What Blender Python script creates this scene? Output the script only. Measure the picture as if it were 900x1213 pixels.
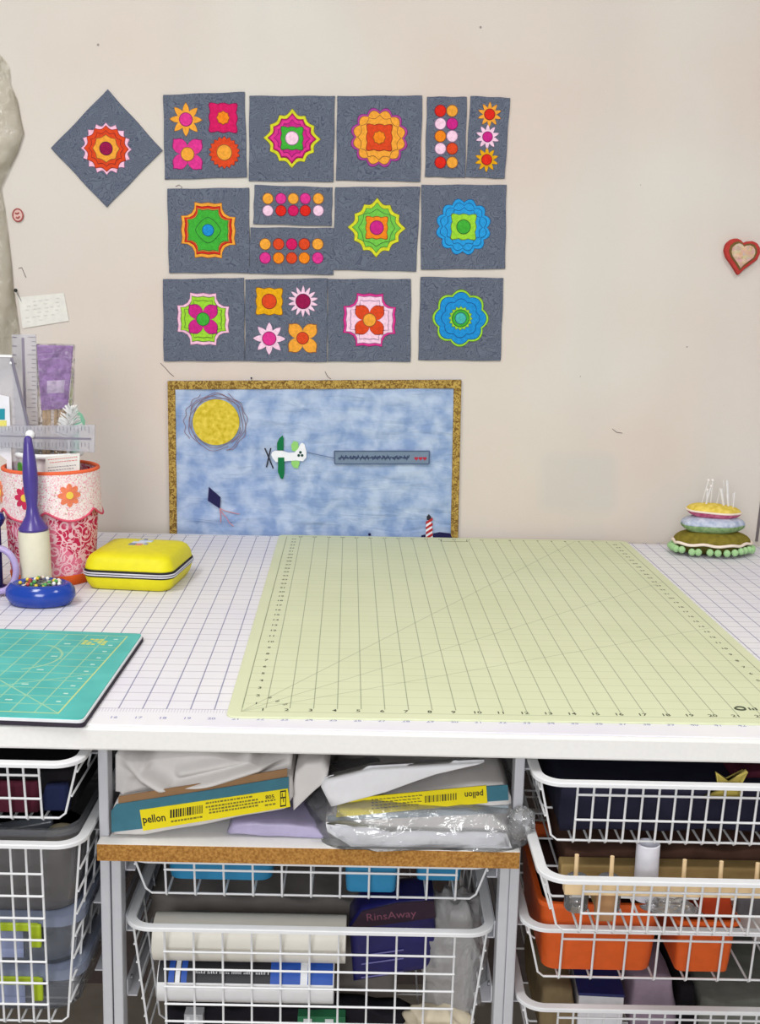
import bpy, math, random
from mathutils import Vector, Matrix
random.seed(7)
for o in list(bpy.data.objects): bpy.data.objects.remove(o)
S = bpy.context.scene
C = S.collection
U = 0.0254            # everything below is written in inches; table top at z = 0, floor at z = -36
TZ = 36.0
def W3(p): return Vector((p[0]*U, p[1]*U, (p[2]+TZ)*U))
# ------------------------------------------------------------------ camera
F_PX = 1395.55; CAM = (5.1545, -46.7652, 17.3989); PITCH, YAW, ROLL = 0.1832, 0.0091, 0.0237
_f = Vector((math.sin(YAW)*math.cos(PITCH), math.cos(YAW)*math.cos(PITCH), -math.sin(PITCH)))
_r = Vector((math.cos(YAW), -math.sin(YAW), 0)); _u = _r.cross(_f)
RT = _r*math.cos(ROLL) + _u*math.sin(ROLL); UP = -_r*math.sin(ROLL) + _u*math.cos(ROLL); FW = _f
cam = bpy.data.cameras.new('camera'); cam.sensor_fit = 'HORIZONTAL'; cam.sensor_width = 36.0
cam.lens = F_PX*36.0/900.0; cam.clip_start = 0.01; cam.clip_end = 50
co = bpy.data.objects.new('camera', cam); C.objects.link(co)
co.matrix_world = Matrix.Translation(W3(CAM)) @ Matrix((RT, UP, -FW)).transposed().to_4x4()
S.camera = co
# ------------------------------------------------------------------ world, lamps, exposure
S.view_settings.view_transform = 'Standard'; S.view_settings.look = 'None'
S.view_settings.gamma = 1.0; S.view_settings.use_curve_mapping = False
S.view_settings.exposure = 0.10
w = bpy.data.worlds.new('room_light'); S.world = w; w.use_nodes = True
w.node_tree.nodes['Background'].inputs[0].default_value = (1.0, 0.985, 0.97, 1)
w.node_tree.nodes['Background'].inputs[1].default_value = 0.29
def area(name, loc, target, sx, sy, power, col):
    l = bpy.data.lights.new(name, 'AREA'); l.shape = 'RECTANGLE'; l.size = sx*U; l.size_y = sy*U
    l.energy = power; l.color = col
    o = bpy.data.objects.new(name, l); C.objects.link(o); o.location = W3(loc)
    d = W3(target) - W3(loc); o.rotation_euler = d.to_track_quat('-Z', 'Y').to_euler()
    return o
area('ceiling_lamp', (-26, -14, 62), (-22, 4, 0), 14, 46, 22, (1, 0.985, 0.96))
area('ceiling_lamp', (36, -16, 62), (30, 4, 0), 14, 46, 17, (1, 0.985, 0.96))
area('window_daylight', (-16, -118, 34), (6, 0, -2), 46, 44, 50, (0.97, 0.985, 1.0))
# ------------------------------------------------------------------ unprojecting helpers
def ray(px, py): return FW + RT*((px-450)/F_PX) - UP*((py-606.5)/F_PX)
def onY(px, py, Y):
    d = ray(px, py); t = (Y-CAM[1])/d.y; return Vector((CAM[0]+d.x*t, Y, CAM[2]+d.z*t))
def onZ(px, py, Z=0.0):
    d = ray(px, py); t = (Z-CAM[2])/d.z; return Vector((CAM[0]+d.x*t, CAM[1]+d.y*t, Z))
WA = 0.026; WP = Vector((13.57, 37.9, 0)); WX = Vector((math.cos(WA), math.sin(WA), 0)); WN = Vector((math.sin(WA), -math.cos(WA), 0))
def onW(px, py, off=0.0):
    d = ray(px, py); c = Vector(CAM); t = ((WP+WN*off)-c).dot(WN)/d.dot(WN); return c+d*t
def wloc(px, py, c):                      # pixel -> (along wall, up) relative to a wall point c
    p = onW(px, py)-c; return (p.dot(WX), p.z)
# ------------------------------------------------------------------ materials
def lin(c):
    c = c/255.0
    return c/12.92 if c <= 0.04045 else ((c+0.055)/1.055)**2.4
def L(rgb, k=1.0): return (lin(rgb[0])*k, lin(rgb[1])*k, lin(rgb[2])*k, 1)
MATS = {}
class NT:
    def __init__(s, m): s.t = m.node_tree; s.n = s.t.nodes; s.l = s.t.links
    def add(s, typ, **kw):
        nd = s.n.new(typ)
        for k, v in kw.items(): setattr(nd, k, v)
        return nd
    def set(s, sock, v):
        if hasattr(v, 'is_linked') or isinstance(v, bpy.types.NodeSocket): s.l.new(v, sock)
        else: sock.default_value = v
    def math(s, op, a, b=0.0, c=0.0):
        nd = s.n.new('ShaderNodeMath'); nd.operation = op
        s.set(nd.inputs[0], a); s.set(nd.inputs[1], b); s.set(nd.inputs[2], c); return nd.outputs[0]
    def mix(s, f, a, b):
        nd = s.n.new('ShaderNodeMix'); nd.data_type = 'RGBA'
        s.set(nd.inputs[0], f); s.set(nd.inputs[6], a); s.set(nd.inputs[7], b); return nd.outputs[2]
    def noise(s, vec, scale, detail=2.0, dist=0.0):
        nd = s.n.new('ShaderNodeTexNoise'); s.set(nd.inputs['Vector'], vec)
        nd.inputs['Scale'].default_value = scale; nd.inputs['Detail'].default_value = detail; nd.inputs['Distortion'].default_value = dist
        return nd.outputs['Fac']
    def ramp(s, f, a, b):
        nd = s.n.new('ShaderNodeMapRange'); nd.inputs[1].default_value = a; nd.inputs[2].default_value = b
        s.set(nd.inputs[0], f); return nd.outputs[0]
    def coord(s): return s.n.new('ShaderNodeTexCoord').outputs['Object']
    def inch(s):
        v = s.n.new('ShaderNodeVectorMath'); v.operation = 'SCALE'; s.l.new(s.coord(), v.inputs[0]); v.inputs['Scale'].default_value = 1/U
        return v.outputs[0]
    def xyz(s, v):
        nd = s.n.new('ShaderNodeSeparateXYZ'); s.l.new(v, nd.inputs[0]); return nd.outputs
    def comb(s, x, y, z):
        nd = s.n.new('ShaderNodeCombineXYZ'); s.set(nd.inputs[0], x); s.set(nd.inputs[1], y); s.set(nd.inputs[2], z); return nd.outputs[0]
    def bump(s, h, strength=0.3, dist=0.02):
        nd = s.n.new('ShaderNodeBump'); nd.inputs['Strength'].default_value = strength; nd.inputs['Distance'].default_value = dist*U
        s.set(nd.inputs['Height'], h); return nd.outputs[0]
def base(name, rough=0.6, spec=0.3, metal=0.0):
    m = bpy.data.materials.new(name); m.use_nodes = True; t = NT(m); b = t.n['Principled BSDF']
    b.inputs['Roughness'].default_value = rough; b.inputs['Specular IOR Level'].default_value = spec; b.inputs['Metallic'].default_value = metal
    return m, t, b
def mat(name, rgb, rough=0.6, spec=0.3, metal=0.0, var=0.05, vs=2.0, bump=0.0, bs=20.0, rgb2=None):
    """plain surface: colour with slight procedural unevenness and optional fine relief"""
    if name in MATS: return MATS[name]
    m, t, b = base(name, rough, spec, metal)
    v = t.inch(); n = t.noise(v, vs, 3)
    c1 = L(rgb, 1-var); c2 = L(rgb2) if rgb2 else L(rgb, 1+var)
    t.set(b.inputs['Base Color'], t.mix(t.ramp(n, 0.3, 0.7), c1, c2))
    if bump: t.set(b.inputs['Normal'], t.bump(t.noise(v, bs, 3), bump, 0.05))
    MATS[name] = m; return m
def clear(name, rgb, alpha, rough=0.08, crinkle=0.0, cs=2.0, gl=0.25):
    """thin clear plastic: see-through film with tinted body and sharp gloss"""
    if name in MATS: return MATS[name]
    m = bpy.data.materials.new(name); m.use_nodes = True; t = NT(m); t.n.remove(t.n['Principled BSDF'])
    out = t.n['Material Output']; v = t.inch()
    tr = t.add('ShaderNodeBsdfTransparent'); tr.inputs[0].default_value = (1, 1, 1, 1)
    df = t.add('ShaderNodeBsdfDiffuse'); df.inputs[0].default_value = L(rgb)
    gs = t.add('ShaderNodeBsdfGlossy'); gs.inputs['Roughness'].default_value = rough; gs.inputs[0].default_value = (1, 1, 1, 1)
    a = t.add('ShaderNodeMixShader'); t.set(a.inputs[0], t.math('MULTIPLY', t.ramp(t.noise(v, 3.0, 2), 0.2, 0.8), alpha*0.4) if False else alpha); t.l.new(tr.outputs[0], a.inputs[1]); t.l.new(df.outputs[0], a.inputs[2])
    fr = t.add('ShaderNodeLayerWeight'); fr.inputs[0].default_value = gl
    e = t.add('ShaderNodeMixShader'); t.l.new(fr.outputs['Fresnel'], e.inputs[0]); t.l.new(a.outputs[0], e.inputs[1]); t.l.new(gs.outputs[0], e.inputs[2])
    if crinkle:
        vo = t.add('ShaderNodeTexVoronoi'); t.l.new(v, vo.inputs['Vector']); vo.inputs['Scale'].default_value = cs
        h = t.math('ADD', vo.outputs['Distance'], t.noise(v, cs*1.7, 3, 1.5)); nb = t.bump(h, crinkle, 0.25)
        t.l.new(nb, gs.inputs['Normal']); t.l.new(nb, fr.inputs['Normal']); t.l.new(nb, df.inputs['Normal'])
    t.l.new(e.outputs[0], out.inputs[0]); MATS[name] = m; return m
# ------------------------------------------------------------------ mesh building
class MB:
    def __init__(s): s.v = []; s.f = []
    def add(s, vs, fs):
        n = len(s.v); s.v += [tuple(p) for p in vs]; s.f += [tuple(i+n for i in f) for f in fs]; return s
    def box(s, x0, x1, y0, y1, z0, z1, M=None):
        vs = [Vector((x, y, z)) for z in (z0, z1) for y in (y0, y1) for x in (x0, x1)]
        if M: vs = [M @ p for p in vs]
        return s.add(vs, [(0, 2, 3, 1), (4, 5, 7, 6), (0, 1, 5, 4), (2, 6, 7, 3), (0, 4, 6, 2), (1, 3, 7, 5)])
    def rings(s, rings, cap0=True, cap1=True, closed=True):
        n = len(rings[0]); vs = [p for r in rings for p in r]; fs = []
        for i in range(len(rings)-1):
            for j in range(n if closed else n-1):
                k = (j+1) % n; fs.append((i*n+j, i*n+k, (i+1)*n+k, (i+1)*n+j))
        if cap0: fs.append(tuple(range(n-1, -1, -1)))
        if cap1: fs.append(tuple((len(rings)-1)*n+j for j in range(n)))
        return s.add(vs, fs)
    def lathe(s, prof, n=32, c=(0, 0, 0), sx=1.0, sy=1.0, cap=True):
        rs = [[Vector((c[0]+r*sx*math.cos(2*math.pi*j/n), c[1]+r*sy*math.sin(2*math.pi*j/n), c[2]+z)) for j in range(n)] for r, z in prof]
        return s.rings(rs, cap, cap)
    def tube(s, path, r, n=6, cap=True, rs=None):
        path = [Vector(p) for p in path]; rings = []; up = None
        for i, p in enumerate(path):
            d = (path[min(i+1, len(path)-1)]-path[max(i-1, 0)]).normalized()
            if up is None: up = Vector((0, 0, 1)) if abs(d.z) < 0.9 else Vector((1, 0, 0))
            a = d.cross(up).normalized(); up = a.cross(d).normalized(); q = rs[i] if rs else r
            rings.append([p+a*(q*math.cos(2*math.pi*j/n))+up*(q*math.sin(2*math.pi*j/n)) for j in range(n)])
        return s.rings(rings, cap, cap)
    def prism(s, outl, y0, y1, M=None):      # outline (x,z) seen from the front, extruded from y0 (front) to y1 (back)
        n = len(outl); vs = [Vector((x, y0, z)) for x, z in outl]+[Vector((x, y1, z)) for x, z in outl]
        if M: vs = [M @ p for p in vs]
        return s.add(vs, [tuple(range(n)), tuple(range(2*n-1, n-1, -1))]+[(i, n+i, n+(i+1) % n, (i+1) % n) for i in range(n)])
    def slab(s, outl, z0, z1):               # outline (x,y) extruded upwards
        n = len(outl); vs = [(x, y, z0) for x, y in outl]+[(x, y, z1) for x, y in outl]
        return s.add(vs, [tuple(range(n-1, -1, -1)), tuple(range(n, 2*n))]+[(i, (i+1) % n, n+(i+1) % n, n+i) for i in range(n)])
    def grid(s, fn, nu, nv):
        vs = [fn(i/nu, j/nv) for j in range(nv+1) for i in range(nu+1)]
        return s.add(vs, [(j*(nu+1)+i, j*(nu+1)+i+1, (j+1)*(nu+1)+i+1, (j+1)*(nu+1)+i) for j in range(nv) for i in range(nu)])
    def sphere(s, c, r, n=10, m=7, sx=1, sy=1, sz=1):
        pr = [(max(1e-4, r*math.sin(math.pi*i/m)), -r*sz*math.cos(math.pi*i/m)) for i in range(m+1)]
        return s.lathe(pr, n, c, sx, sy)
    def mesh(s, name, smooth=False, bevel=0):
        me = bpy.data.meshes.new(name); me.from_pydata([tuple(c*U for c in p) for p in s.v], [], s.f); me.update()
        import bmesh
        bm = bmesh.new(); bm.from_mesh(me); bmesh.ops.recalc_face_normals(bm, faces=bm.faces)
        if bevel:
            es = [e for e in bm.edges if len(e.link_faces) == 2 and e.calc_face_angle(0) > 0.6]
            bmesh.ops.bevel(bm, geom=es, offset=bevel*U, segments=2, profile=0.5, affect='EDGES', clamp_overlap=True)
        bm.to_mesh(me); bm.free()
        if smooth:
            for p in me.polygons: p.use_smooth = True
            if smooth == 'auto': me.set_sharp_from_angle(angle=0.7)
        return me
    def build(s, name, m, parent=None, smooth=False, bevel=0, loc=None):
        return link(name, s.mesh(name, smooth, bevel), m, parent, loc)
def link(name, me, m, parent=None, loc=None):
    if m and not me.materials: me.materials.append(m)
    o = bpy.data.objects.new(name, me); C.objects.link(o); o.parent = parent
    if loc is not None: o.location = Vector(loc)*U if parent else W3(loc)
    return o
def tag(o, label, cat, group=None):
    o['label'] = label; o['category'] = cat
    if group: o['group'] = group
    return o
def thing(name, label, cat, loc, rotz=0.0, group=None):
    o = bpy.data.objects.new(name, None); C.objects.link(o); o.location = W3(loc); o.rotation_euler = (0, 0, rotz); o.empty_display_size = 0.02
    return tag(o, label, cat, group)
def struct(o): o['kind'] = 'structure'; return o
_tc = {}
def text_geo(s, size, bold=0.0):
    key = (s, bold)
    if key not in _tc:
        cu = bpy.data.curves.new('t', 'FONT'); cu.body = s; cu.size = 1.0; cu.align_x = 'CENTER'; cu.align_y = 'CENTER'; cu.resolution_u = 2; cu.offset = bold
        o = bpy.data.objects.new('t', cu); C.objects.link(o); dg = bpy.context.evaluated_depsgraph_get()
        me = bpy.data.meshes.new_from_object(o.evaluated_get(dg)); _tc[key] = ([v.co.copy() for v in me.vertices], [tuple(p.vertices) for p in me.polygons])
        bpy.data.objects.remove(o); bpy.data.curves.remove(cu); bpy.data.meshes.remove(me)
    vs, fs = _tc[key]; return [(v.x*size, v.y*size) for v in vs], fs
def rrect(x0, x1, y0, y1, r, n=6):
    out = []
    for cx, cy, a in ((x1-r, y0+r, -90), (x1-r, y1-r, 0), (x0+r, y1-r, 90), (x0+r, y0+r, 180)):
        for i in range(n+1):
            t = math.radians(a+90*i/n); out.append((cx+r*math.cos(t), cy+r*math.sin(t)))
    return out
def rnd(a, b): return random.uniform(a, b)
# ================================================================== THE SETTING
ZT = 0.07                                   # top of the white mat on the table
def flannel():
    m, t, b = base('design_wall_flannel', 0.95, 0.05); v = t.inch(); x = t.xyz(v)
    c = t.mix(t.ramp(t.noise(v, 0.05, 2), 0.38, 0.62), L((212, 199, 190)), L((214, 209, 202)))
    # faint vertical bands put fold shade into the colour; one soft-edged greyer rectangle
    band = t.ramp(t.noise(t.comb(t.math('MULTIPLY', x[0], 0.22), 0.0, t.math('MULTIPLY', x[2], 0.004)), 1.0, 1), 0.45, 0.7)
    c = t.mix(t.math('MULTIPLY', band, 0.16), c, L((196, 196, 192)))
    p0, p1 = onW(642, 537), onW(728, 606); o0 = WP
    xa, xb = (p0-o0).dot(WX), (p1-o0).dot(WX); za, zb = p1.z, p0.z
    def inside(q, a, bb, sft=0.5): return t.math('MULTIPLY', t.ramp(q, a-sft, a+sft), t.math('SUBTRACT', 1.0, t.ramp(q, bb-sft, bb+sft)))
    st = t.math('MULTIPLY', inside(x[0], xa, xb), inside(x[2], za, zb))
    c = t.mix(t.math('MULTIPLY', st, 0.30), c, L((186, 190, 190)))
    fz = t.noise(v, 14, 4); c = t.mix(t.math('MULTIPLY', t.ramp(fz, 0.55, 0.8), 0.10), c, L((160, 150, 145)))
    vo = t.add('ShaderNodeTexVoronoi'); t.l.new(v, vo.inputs['Vector']); vo.inputs['Scale'].default_value = 0.33
    c = t.mix(t.math('MULTIPLY', t.math('LESS_THAN', vo.outputs['Distance'], 0.028), 0.7), c, L((110, 102, 100)))
    t.set(b.inputs['Base Color'], c)
    t.set(b.inputs['Normal'], t.bump(t.math('ADD', fz, t.math('MULTIPLY', t.noise(v, 0.35, 3), 2.0)), 0.25, 0.06)); return m
wall = MB().box(-60, 70, 0, 5, -36, 64).build('wall_back', flannel(), loc=WP); wall.rotation_euler.z = WA; struct(wall)
struct(MB().box(-90, 90, -130, 44, -1, 0).build('floor', mat('floor_vinyl', (150, 140, 128), 0.5, 0.3, var=0.12, vs=0.4), loc=(0, 0, -36)))
struct(MB().box(-90, 90, -130, 44, 0, 1).build('ceiling', mat('ceiling_paint', (236, 233, 228), 0.9, 0.1), loc=(0, 0, 64)))
e0 = onW(898.5, 585); e1 = onW(895.5, 641)
tr = MB().box(-0.09, 0.09, -0.12, 0, 0, 30).build('trim_1', mat('dark_edge_strip', (112, 104, 106), 0.7), loc=e1); tr.rotation_euler = (0, 0.045, WA); struct(tr)

# ------------------------------------------------------------------ table and its mats
TX0, TX1, TY0, TY1 = -28.0, 50.0, -1.79, 36.7
white_lam = mat('white_laminate', (232, 231, 229), 0.45, 0.4, var=0.02, vs=5, bump=0.06, bs=9)
tb = thing('work_table', 'long white laminate work table with thick front edge above the wire drawers', 'table', (11, 17, -36))
top = MB().box(TX0-11, TX1-11, TY0-17, TY1-17, 35.03, 36.0); top.build('tabletop', white_lam, tb, bevel=0.10)
for x in (TX0+2, TX1-2):
    for y in (9.0, TY1-2.2): MB().box(x-11-1, x-11+1, y-17-1, y-17+1, 0, 35.03).build('leg', mat('white_leg', (225, 225, 223), 0.4), tb, bevel=0.08)
PHI = 0.02
def line(t, q, wd): return t.math('LESS_THAN', t.math('ABSOLUTE', t.math('SUBTRACT', t.math('FRACT', t.math('ADD', q, 0.5)), 0.5)), wd)
def near(t, q, val, wd): return t.math('LESS_THAN', t.math('ABSOLUTE', t.math('SUBTRACT', q, val)), wd)
def between(t, q, a, b): return t.math('MULTIPLY', t.math('GREATER_THAN', q, a), t.math('LESS_THAN', q, b))
def mx(t, *a):
    r = a[0]
    for q in a[1:]: r = t.math('MAXIMUM', r, q)
    return r
g21 = onZ(279.5, 851, ZT); _c, _s = math.cos(PHI), math.sin(PHI)
GX = (g21.x*_c+g21.y*_s) % 1.0
def white_grid():
    m, t, b = base('white_gridded_mat', 0.5, 0.3); p = t.xyz(t.inch())
    u = t.math('ADD', t.math('MULTIPLY', p[0], _c), t.math('MULTIPLY', p[1], _s)); v = t.math('SUBTRACT', t.math('MULTIPLY', p[1], _c), t.math('MULTIPLY', p[0], _s))
    u = t.math('SUBTRACT', u, GX); v2 = t.math('SUBTRACT', v, 0.42)
    inb = between(t, v2, -0.02, 35.55)
    maj = t.math('MULTIPLY', line(t, u, 0.029), inb)
    mnr = t.math('MULTIPLY', line(t, v2, 0.028), inb)
    tick = t.math('MULTIPLY', line(t, t.math('MULTIPLY', u, 8.0), 0.13), mx(t, between(t, v2, -0.42, 0.0), between(t, v2, 35.55, 35.9)))
    half = t.math('MULTIPLY', line(t, t.math('MULTIPLY', v2, 2.0), 0.02), inb)
    n = t.noise(t.inch(), 0.12, 2)
    c = t.mix(t.ramp(n, 0.35, 0.65), L((232, 231, 234)), L((224, 222, 232)))
    c = t.mix(t.math('MULTIPLY', half, 0.14), c, L((120, 115, 150)))
    c = t.mix(t.math('MULTIPLY', mnr, 0.6), c, L((120, 110, 140))); c = t.mix(t.math('MULTIPLY', tick, 0.35), c, L((130, 130, 165)))
    c = t.mix(t.math('MULTIPLY', maj, 0.72), c, L((88, 90, 142)))
    t.set(b.inputs['Base Color'], c); return m
wm = thing('gridded_table_mat', 'large white mat printed with a blue inch grid covering the table', 'table mat', (0, 0, 0))
MB().slab(rrect(TX0+0.2, TX1-0.2, TY0+0.22, TY1-0.3, 0.3), 0.0, ZT).build('mat_sheet', white_grid(), wm, bevel=0.015)
def print_text(items, name, m, parent, zz):
    """items: (string, x, y, size, angle) lying flat on a horizontal sheet"""
    b = MB()
    for s, x, y, size, a in items:
        vs, fs = text_geo(s, size, 0.02); ca, sa = math.cos(a), math.sin(a)
        b.add([(x+p*ca-q*sa, y+p*sa+q*ca, zz) for p, q in vs], fs)
    o = b.build(name, m, parent); o['kind'] = 'stuff'; return o
ink_blue = mat('pale_blue_ink', (150, 152, 190), 0.6)
it = []
for k in range(-14, 46):
    uu = g21.x*_c+g21.y*_s + k; vv = -0.66; it.append((str(21+k), uu*_c-vv*_s, uu*_s+vv*_c, 0.34, PHI))
    it.append((str(21+k), uu*_c-36.15*_s, uu*_s+36.15*_c-0.05, 0.34, PHI)) if TX0+2 < uu < TX1-2 else None
it = [i for i in it if TX0+1 < i[1] < TX1-1]
print_text(it, 'printed_numbers', ink_blue, wm, ZT+0.004)

def green_grid():
    m, t, b = base('pale_green_mat', 0.55, 0.25); p = t.xyz(t.inch()); x, y = p[0], p[1]
    box_ = t.math('MULTIPLY', between(t, x, -0.02, 24.02), between(t, y, -0.02, 36.02))
    vl = t.math('MULTIPLY', line(t, x, 0.022), between(t, y, 0.45, 35.75)); hl = t.math('MULTIPLY', line(t, y, 0.022), between(t, x, 0.0, 24.0))
    bord = mx(t, near(t, x, 0, 0.03), near(t, x, 24, 0.03), t.math('MULTIPLY', near(t, y, 0, 0.03), 0.6), near(t, y, 36, 0.03))
    dg = None
    for a in (30, 45, 60):
        q = t.math('SUBTRACT', t.math('MULTIPLY', x, math.sin(math.radians(a))), t.math('MULTIPLY', y, math.cos(math.radians(a))))
        l_ = near(t, q, 0, 0.028); dg = l_ if dg is None else mx(t, dg, l_)
    n = t.noise(t.inch(), 0.2, 2); c = t.mix(t.ramp(n, 0.3, 0.7), L((210, 216, 180)), L((216, 221, 187)))
    c = t.mix(t.math('MULTIPLY', t.math('MULTIPLY', hl, box_), 0.30), c, L((120, 128, 100)))
    c = t.mix(t.math('MULTIPLY', t.math('MULTIPLY', dg, box_), 0.35), c, L((110, 118, 92)))
    c = t.mix(t.math('MULTIPLY', t.math('MULTIPLY', vl, box_), 0.58), c, L((96, 106, 84)))
    c = t.mix(t.math('MULTIPLY', t.math('MULTIPLY', bord, box_), 0.45), c, L((120, 128, 95)))
    t.set(b.inputs['Base Color'], c); t.set(b.inputs['Normal'], t.bump(t.noise(t.inch(), 30, 2), 0.08, 0.02)); return m
gm = thing('green_cutting_mat', 'large pale green cutting mat with inch grid lying on the white table mat', 'cutting mat', (0, 0, ZT), PHI)
MB().slab(rrect(-0.58, 24.55, -0.62, 36.45, 0.45), 0.0, 0.09).build('mat_sheet', green_grid(), gm, bevel=0.02)
ink = mat('dark_olive_ink', (74, 80, 62), 0.7); it = []
for k in range(1, 24): it += [(str(k), k-0.12, 0.24, 0.40, 0), (str(24-k), k, 35.82, 0.34, math.pi)]
for k in range(1, 36): it += [(str(k), 0.55, k, 0.36, 0), (str(k), 23.45, k, 0.36, 0)]
it += [('60°', 1.1, 1.75, 0.2, 1.05), ('45°', 1.45, 1.3, 0.2, 0.79), ('30°', 1.8, 0.9, 0.2, 0.52)]
print_text(it, 'printed_numbers', ink, gm, 0.094)
lg = MB()                                     # maker's mark near the front right corner and the boxed note at the back edge
lg.tube([(21.35+0.22*math.cos(a*0.45), 1.15+0.2*math.sin(a*0.45), 0.094) for a in range(15)], 0.05, 4)
for k in range(3): lg.box(21.72+k*0.14, 21.80+k*0.14, 1.0, 1.3-0.08*(k == 1), 0.09, 0.097)
for k in range(9): lg.box(22.4+k*0.2, 22.52+k*0.2, 1.08, 1.2, 0.09, 0.095)
for a, b_, c_, d_ in ((11.0, 12.9, 35.1, 35.16), (11.0, 11.06, 35.1, 35.6), (12.84, 12.9, 35.1, 35.6)): lg.box(a, b_, c_, d_, 0.09, 0.095)
lg.build('printed_marks', ink, gm)['kind'] = 'stuff'

# teal mat: three layers, front right corner region in view
ZM = ZT+0.34
q0, q1, q2 = onZ(0, 744.5, ZM), onZ(169, 750.5, ZM), onZ(98, 852, ZM); q3 = onZ(0, 846.5, ZM)
ang = math.atan2((q1-q0).y, (q1-q0).x); dpt = ((q1-q2).length)
tm = thing('teal_cutting_mat', 'teal cutting mat with yellow grid lines on a white and black backing', 'cutting mat', (q1.x, q1.y, ZT), ang)
side = math.atan2((q1-q2).y, (q1-q2).x)-ang   # direction of the right-hand edge
def teal_grid():
    m, t, b = base('teal_mat', 0.45, 0.3); p = t.xyz(t.inch()); x = t.math('ADD', p[0], 0.62); y = t.math('ADD', p[1], dpt-0.55)
    inb = t.math('MULTIPLY', t.math('LESS_THAN', x, 0.02), between(t, y, -0.02, dpt-1.1))
    g = mx(t, line(t, x, 0.03), line(t, y, 0.03)); bd = mx(t, near(t, x, 0, 0.045), near(t, y, 0, 0.045), near(t, y, dpt-1.1, 0.045))
    d1 = near(t, t.math('ADD', t.math('MULTIPLY', x, 0.707), t.math('MULTIPLY', y, 0.707)), 0.0, 0.035)
    d2 = near(t, t.math('ADD', t.math('MULTIPLY', x, 0.866), t.math('MULTIPLY', y, 0.5)), -3.3, 0.035)
    d3 = near(t, t.math('SUBTRACT', t.math('MULTIPLY', x, 0.5), t.math('MULTIPLY', y, 0.866)), -4.4, 0.035)
    rr = t.math('SQRT', t.math('ADD', t.math('POWER', t.math('ADD', x, 4.2), 2.0), t.math('POWER', t.math('SUBTRACT', y, 7.2), 2.0)))
    arc = t.math('MULTIPLY', near(t, rr, 2.0, 0.06), t.math('GREATER_THAN', x, -3.4))
    n = t.noise(t.inch(), 0.5, 2); c = t.mix(t.ramp(n, 0.3, 0.7), L((66, 172, 166)), L((84, 190, 184)))
    k = t.math('MULTIPLY', mx(t, g, d1, d2, d3, arc), 0.5); c = t.mix(t.math('MULTIPLY', k, inb), c, L((190, 214, 150)))
    c = t.mix(t.math('MULTIPLY', t.math('MULTIPLY', bd, inb), 0.8), c, L((206, 214, 120)))
    t.set(b.inputs['Base Color'], c); return m
def quad(off):
    ca, sa = math.cos(side), math.sin(side)
    P = [(-30, -dpt*sa-off), (-dpt*ca+off, -dpt*sa-off), (0+off, 0+off), (-30, off)]
    out = []
    for i, p in enumerate(P):                  # round the corners a little
        if i in (1, 2):
            a = Vector(P[i-1])-Vector(p); c_ = Vector(P[(i+1) % 4])-Vector(p); a.normalize(); c_.normalize()
            for k in range(5):
                s_ = k/4; v_ = Vector(p)+a*0.28*(1-s_)**2+c_*0.28*s_**2; out.append((v_.x, v_.y))
        else: out.append(p)
    return out
MB().slab(quad(0.06), 0.0, 0.17).build('base_layer', mat('black_foam', (52, 46, 58), 0.8), tm)
MB().slab(quad(0.02), 0.17, 0.29).build('middle_layer', mat('white_core', (236, 238, 242), 0.5), tm)
MB().slab(quad(-0.03), 0.29, 0.34).build('top_sheet', teal_grid(), tm)
pm = MB(); yel = mat('yellow_print', (206, 206, 100), 0.6)
for r_ in range(4):
    for k in range(5):
        if (r_+k) % 4 != 3: pm.box(-2.5+k*0.24, -2.5+k*0.24+0.19, -2.15+r_*0.26, -2.15+r_*0.26+0.17, 0.335, 0.346)
pm.build('printed_marks', yel, tm)['kind'] = 'stuff'
pn = MB(); lt = mat('pale_print', (190, 220, 205), 0.6)
for k in range(10):
    yy = -1.2-k*1.0; pn.box(-1.15+yy*0.0, -0.95, yy, yy+0.12, 0.335, 0.345)
    if k % 2: pn.box(-3.3, -3.0, yy, yy+0.12, 0.335, 0.345)
pn.build('scale_marks', lt, tm)['kind'] = 'stuff'
# ================================================================== THINGS ON THE WALL
def block_mat():
    m, t, b = base('grey_blue_quilting_cotton', 0.9, 0.1); v = t.inch(); oi = t.add('ShaderNodeObjectInfo')
    vv = t.add('ShaderNodeVectorMath', operation='ADD'); t.l.new(v, vv.inputs[0]); sc = t.add('ShaderNodeVectorMath', operation='SCALE')
    sc.inputs[0].default_value = (37, 0, 19); t.l.new(oi.outputs['Random'], sc.inputs['Scale']); t.l.new(sc.outputs[0], vv.inputs[1]); q = vv.outputs[0]
    n = t.noise(q, 1.1, 0, 1.6)                                     # meandering machine quilting
    ln = t.math('SUBTRACT', 1.0, t.ramp(t.math('ABSOLUTE', t.math('SUBTRACT', t.math('FRACT', t.math('MULTIPLY', n, 9.0)), 0.5)), 0.02, 0.2))
    weave = t.noise(q, 26, 3)
    c = t.mix(t.ramp(weave, 0.3, 0.7), L((88, 95, 112)), L((116, 123, 138))); c = t.mix(t.math('MULTIPLY', ln, 0.6), c, L((58, 62, 86)))
    t.set(b.inputs['Base Color'], c); t.set(b.inputs['Normal'], t.bump(t.math('SUBTRACT', t.math('MULTIPLY', weave, 0.3), ln), 0.5, 0.06)); return m
BLK = block_mat()
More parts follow.
